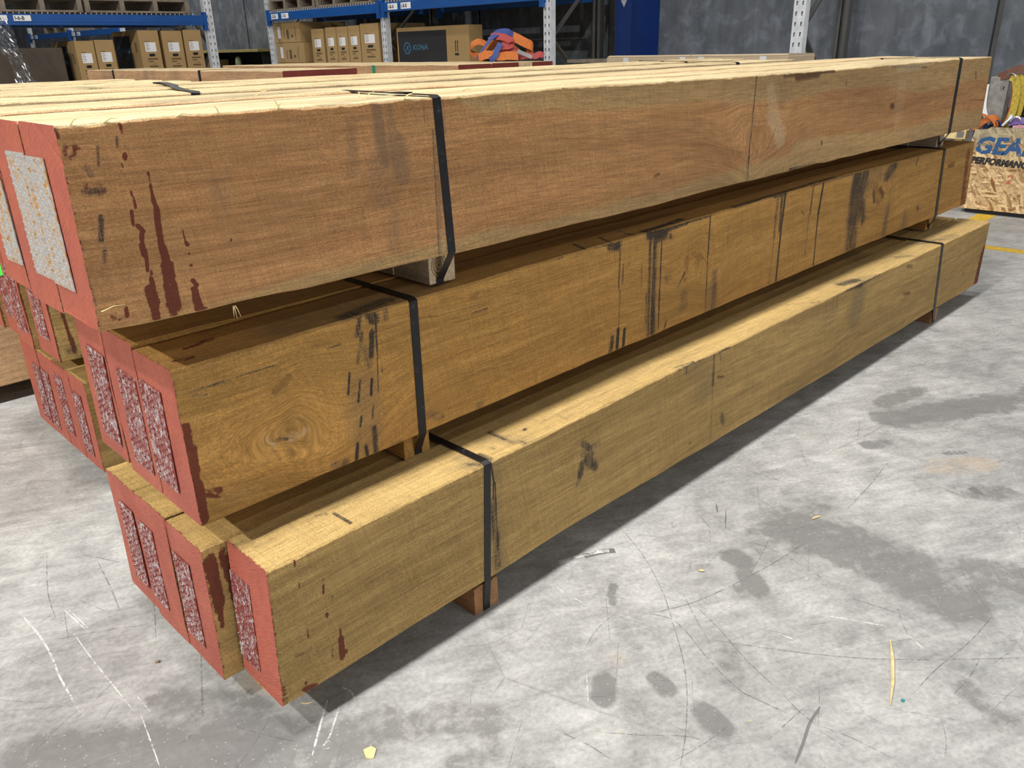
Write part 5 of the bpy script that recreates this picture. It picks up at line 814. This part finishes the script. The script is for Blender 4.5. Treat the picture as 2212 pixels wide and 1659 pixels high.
webbing('lashing_strap', 'long orange strap falling from the heap top to the right', [hp(-.06, .03, .15), hp(.02, .03, .185), hp(.10, .03, .195), hp(.17, .02, .17), hp(.23, .02, .14), hp(.28, .03, .115), hp(.29, .05, .08), hp(.24, .07, .07)], 'orange', .085, (.3, .3, .75))
webbing('lashing_strap', 'red strap bent over the middle of the heap', [hp(-.05, -.04, .19), hp(.02, -.06, .19), hp(.08, -.07, .175), hp(.12, -.08, .145), hp(.10, -.09, .12), hp(.04, -.09, .115), hp(.0, -.09, .09), hp(.05, -.10, .065), hp(.12, -.09, .065), hp(.16, -.08, .075)], 'redw', .06, (.3, .3, .75))
webbing('lashing_strap', 'dull red strap coil under the middle of the heap', [hp(.0, -.06, .06), hp(.06, -.08, .05), hp(.13, -.07, .055), hp(.15, -.03, .07), hp(.08, -.02, .08), hp(.01, -.03, .075)], 'redw', .06, (.2, .2, .9))
webbing('lashing_strap', 'coiled orange strap lying at the front of the heap', [hp(-.15, -.12, .035), hp(-.09, -.14, .055), hp(-.03, -.14, .05), hp(.02, -.13, .04), hp(.09, -.14, .045), hp(.17, -.12, .04)], 'orange', .07, (.3, .3, .8))
webbing('lashing_strap', 'brown orange strap bunched inside the heap', [hp(-.12, .0, .05), hp(-.05, -.01, .10), hp(.02, -.01, .12), hp(.10, .0, .10), hp(.17, .0, .05)], 'orange', .09, (.2, .2, .9))
webbing('lashing_strap', 'dark blue strap end hanging in front of the heap', [hp(.03, -.11, .14), hp(.0, -.14, .09), hp(-.02, -.155, .04), hp(-.06, -.16, .015)], 'bluew', .045, (.7, -.6, .2))
webbing('lashing_strap', 'red strap end trailing to the right of the heap', [hp(.18, -.05, .03), hp(.24, -.05, .04), hp(.31, -.04, .035), hp(.35, -.03, .05), hp(.38, -.03, .035)], 'redw', .05, (.3, .3, .8))
def ratchet(label, p, q, group='ratchets in the strap heap'):
    t = thing('ratchet', label, 'ratchet', p, group); a = Vector(p); c = Vector(q); d = (c - a).normalized(); s = d.cross(Vector((0, 0, 1))).normalized()
    for sg in (-1, 1): MB().bar(a + s * .022 * sg, c + s * .022 * sg, .004, .03).build('side_plate', M['steel'], t)
    MB().tube([a + s * .03, a - s * .03], .012, 10).build('spindle', M['steel'], t); MB().tube([c + s * .028, c - s * .028], .008, 8).build('handle', M['steel'], t)
ratchet('steel ratchet in the middle of the strap heap', hp(-.03, -.09, .075), hp(.03, -.09, .11)); ratchet('steel ratchet lying at the right foot of the strap heap', hp(.17, -.06, .075), hp(.28, -.05, .03))
# ------------------------------------------------------------------ strand-board crate with gear on it
XC = 6.2
t = thing('strand_board_crate', 'strand board crate stencilled GEAR PERFORMANCE at the right picture edge', 'crate', (6.6, .1, 0))
P = [(.80, .03), (.815, .50), (.80, .595), (.72, .60), (.70, .615), (-.9, .615), (-.9, .03)]
b = MB(); n = len(P); b.v = [(XC, y, z) for y, z in P] + [(XC + .018, y, z) for y, z in P]; b.f = [tuple(range(n)), tuple(range(2 * n - 1, n - 1, -1))] + [(i, i + n, (i + 1) % n + n, (i + 1) % n) for i in range(n)]; b.build('front_panel', M['osb'], t)
box('side_panel', XC + .019, 6.98, .775, .793, .03, .56, M['osb'], t); box('back_panel', 6.98, 7.0, -.9, .793, .03, .56, M['osb'], t); box('base', XC + .01, 6.98, -.9, .77, .001, .029, M['black'], t); box('top_board', XC + .019, 6.979, -.9, .774, .561, .58, M['pallet'], t)
text('stencil_name', 'GEAR', .16, M['st_blue'], t, lambda u, v, h: (XC - .0008 - h, .790 - u * 1.02, .435 + v - .03 * u * .2), .22, .006)
text('stencil_line', 'PERFORMANCE', .062, M['st_black'], t, lambda u, v, h: (XC - .0008 - h, .792 - u * .92, .362 + v - u * .04), .25, .004)
text('stencil_number', '12', .085, M['st_red'], t, lambda u, v, h: (XC - .0008 - h, .575 - u, .235 + v), .1, .002)
t2_ = thing('cleat_frame', 'pale timber cleat with a steel corner plate beside the crate', 'timber', (6.3, 1.0, 0)); box('cleat', 6.22, 6.30, .865, 1.25, .52, .585, M['chip'], t2_, .003); box('corner_plate', 6.2185, 6.2195, .875, .925, .53, .575, M['steel'], t2_)
for yq in (.89, 1.2): box('leg', 6.24, 6.29, yq, yq + .05, .001, .519, M['chip'], t2_)
# upright grey post with a small plate, leaning behind the crate front
t = thing('grey_post_block', 'upright weathered timber block with a small metal plate on the crate', 'timber block', (6.36, .73, .581)); box('block', 6.29, 6.40, .668, .790, .581, .95, M['grey_wood'], t, .008); box('metal_plate', 6.2885, 6.2895, .678, .715, .855, .895, M['steel'], t); box('plate_hole', 6.2875, 6.2884, .69, .697, .866, .884, M['hole'], t); box('green_band', 6.2885, 6.2895, .672, .786, .668, .682, M['greenp'], t)
g = 'webbing slings on the crate'
for i, (dy, w, mt, lab) in enumerate(((0, .05, 'yelloww', 'yellow webbing sling hanging beside the grey block, front one'), (-.03, .05, 'yelloww', 'yellow webbing sling hanging beside the grey block, back one'), (.035, .012, 'redw', 'thin red cord hanging between block and yellow slings'))):
    y0 = .625 + dy; webbing('sling', lab, [(6.27 + .02 * i, y0 + .03, .95), (6.26 + .02 * i, y0 - .005, .93), (6.25 + .02 * i, y0 - .03, .84), (6.25 + .02 * i, y0 - .03, .72), (6.26 + .02 * i, y0 - .005, .63), (6.29 + .02 * i, y0 + .03, .60)], mt, w, (.2, 1, .1), g)
webbing('sling', 'brown strap sticking out above the crate gear', [(6.30, .745, .945), (6.28, .69, .965), (6.27, .62, 1.0), (6.27, .55, 1.005)], 'brownw', .055, (0, .1, 1), g)
webbing('sling', 'white strap bundle at the foot of the grey block', [(6.27, .80, .90), (6.26, .79, .76), (6.25, .76, .68), (6.25, .72, .63)], 'white', .03, (.1, 1, .2), g)
webbing('sling', 'orange round sling folded on the crate edge', [(6.235, .83, .60), (6.23, .79, .625), (6.225, .75, .66), (6.23, .715, .675), (6.25, .68, .66), (6.24, .665, .615)], 'orange', .05, (.5, .2, .8), g)
webbing('sling', 'blue strap tucked behind the orange sling', [(6.27, .76, .60), (6.26, .72, .66), (6.26, .675, .655), (6.26, .655, .60)], 'bluew', .05, (.6, .5, .3), g)
webbing('sling', 'thin orange cord crossing the orange sling', [(6.22, .81, .70), (6.21, .76, .695), (6.205, .70, .66), (6.205, .675, .62)], 'orange', .014, (.2, .3, 1), g)
webbing('sling', 'purple strap lying at the right picture edge on the crate', [(6.24, .60, .645), (6.23, .54, .662), (6.225, .47, .665), (6.23, .38, .652), (6.24, .2, .648)], 'purple', .06, (.7, .1, .6), g)
webbing('sling', 'pink strap lying below the purple one', [(6.21, .56, .622), (6.205, .5, .628), (6.205, .42, .622), (6.21, .3, .62)], 'pinkw', .022, (.2, .1, 1), g)
b = MB(); b.tube([(6.22, .635, .625), (6.23, .605, .665), (6.24, .592, .70)], .011, 8); o = b.build('hook', M['steel']); tag(o, 'short bright steel hook standing on the crate edge', 'hook')
b = MB(); b.tube([(6.215, .555 + .035 * math.cos(a), .655 + .035 * math.sin(a)) for a in [i * .5 for i in range(11)]], .009, 8); o = b.build('shackle', M['steel']); tag(o, 'round steel shackle beside the purple strap', 'shackle')
b = MB(); b.tube([(6.26 + .03 * math.cos(a), .70 - .045 + .04 * math.cos(a), .945 + .03 * math.sin(a)) for a in [i * .4 for i in range(9)]], .005, 8); o = b.build('ring', M['steel']); tag(o, 'thin steel ring on the corner of the grey block', 'ring')
t = thing('chain_hoist', 'dark chain hoist heap at the right picture edge', 'hoist', (6.36, .5, .581)); box('body', 6.30, 6.40, .40, .52, .70, .84, M['chain'], t, .02); box('foot', 6.31, 6.39, .42, .5, .581, .699, M['black'], t, .01)
for i in range(7):
    a = i * .9; b = MB(); cx, cy, cz = 6.285, .53 - .008 * math.sin(a), .80 - i * .028; b.tube([(cx + (.009 * math.cos(q) if i % 2 else 0), cy + (0 if i % 2 else .009 * math.cos(q)), cz + .018 * math.sin(q)) for q in [j * .7 for j in range(10)]], .0035, 6); b.build('chain_link', M['chain'], t)
webbing('sling', 'small red sling on the dark hoist', [(6.28, .50, .83), (6.27, .47, .86), (6.28, .44, .82), (6.28, .46, .79)], 'redw', .014, (.3, .2, 1), g)
# dark heap between block and hoist
bm = bmesh.new(); bmesh.ops.create_icosphere(bm, subdivisions=3, radius=1)
for v in bm.verts:
    q = v.co; s = 1 + .18 * math.sin(5 * q.x + 3 * q.z) * math.cos(4 * q.y); v.co = Vector((6.60 + .09 * q.x * s, .55 + .17 * q.y * s, .69 + .108 * q.z))
bm.verts.index_update(); add_o = add('tarp_bundle', [v.co[:] for v in bm.verts], [[v.index for v in f.verts] for f in bm.faces], M['black'], smooth=True); bm.free(); tag(add_o, 'black rumpled bundle behind the slings on the crate', 'bundle')
# ------------------------------------------------------------------ chips and splinters on the floor
def chip(label, pts, w, mat, h=.003):
    b = MB(); b.tube([(x, y, .001 + w * .6) for x, y in pts], [w * .3] + [w] * (len(pts) - 2) + [w * .2], 5)
    b.v = [(x, y, max(z, .0006)) for x, y, z in b.v]; o = b.build('wood_chip', M[mat]); return tag(o, label, 'wood chip', 'wood chips on the floor')
chip('long pale splinter with a pointed tip on the open floor', [(1.055, -.722), (1.0, -.748), (.93, -.776), (.865, -.797)], .0035, 'chip')
t = box('paint_fleck', .893, .900, -.812, -.806, .0003, .0025, plain('teal_fleck', (.02, .22, .22), .6)); tag(t, 'tiny teal fleck beside the long splinter', 'fleck')
b = MB(); P = [(.068, -.150), (.078, -.160), (.094, -.146), (.092, -.134), (.076, -.130)]; n = len(P); b.v = [(x, y, .0005) for x, y in P] + [(x, y, .003) for x, y in P]; b.f = [tuple(range(n))[::-1], tuple(range(n, 2 * n))] + [(i, (i + 1) % n, (i + 1) % n + n, i + n) for i in range(n)]; o = b.build('wood_chip', M['chip']); tag(o, 'flat pale yellow chip on the dark patch near the bottom edge', 'wood chip', 'wood chips on the floor')
chip('small curved pale chip on the big grey stain edge', [(1.404, -.372), (1.414, -.374), (1.425, -.377), (1.432, -.383)], .003, 'chip'); chip('stubby pale chip between the oval stain and the stack', [(.988, -.276), (.993, -.282), (.997, -.288)], .004, 'chip')
chip('tiny brown chip lying alone on the left floor', [(-.10, .395), (-.094, .392), (-.088, .393)], .003, 'chip_dark'); chip('little pale sliver near the left floor edge', [(.03, .155), (.04, .15), (.055, .146)], .0014, 'chip')
chip('pale sliver by the shadow tip', [(.058, .06), (.066, .05), (.078, .044)], .0014, 'chip')
r_ = random.Random(11)
for i in range(26):
    x = r_.uniform(.3, 1.9); y = r_.uniform(-.95, -.1); a = r_.uniform(0, 6.3); l = r_.uniform(.003, .009)
    o = chip('tiny pale sawdust flake scattered on the concrete', [(x, y), (x + l * .5 * math.cos(a), y + l * .5 * math.sin(a)), (x + l * math.cos(a), y + l * math.sin(a))], .0011, 'chip'); o.name = 'sawdust_flake'; o['category'] = 'wood flake'; o['group'] = 'sawdust flakes on the floor'
# crumbly scar in the concrete by the stack
b = MB(); pts = [(.775, .004), (.80, -.004), (.83, -.016), (.86, -.028), (.885, -.042), (.905, -.058)]; b.ribbon([(x, y, .0006) for x, y in pts], (.4, 1, 0), .013, .0008); b.build('floor_scar', M['scuff_w'], FLOOR); b = MB(); b.ribbon([(x + .012, y - .010, .0005) for x, y in pts[2:]], (.4, 1, 0), .02, .0006); b.build('floor_scar', M['scuff_k'], FLOOR)
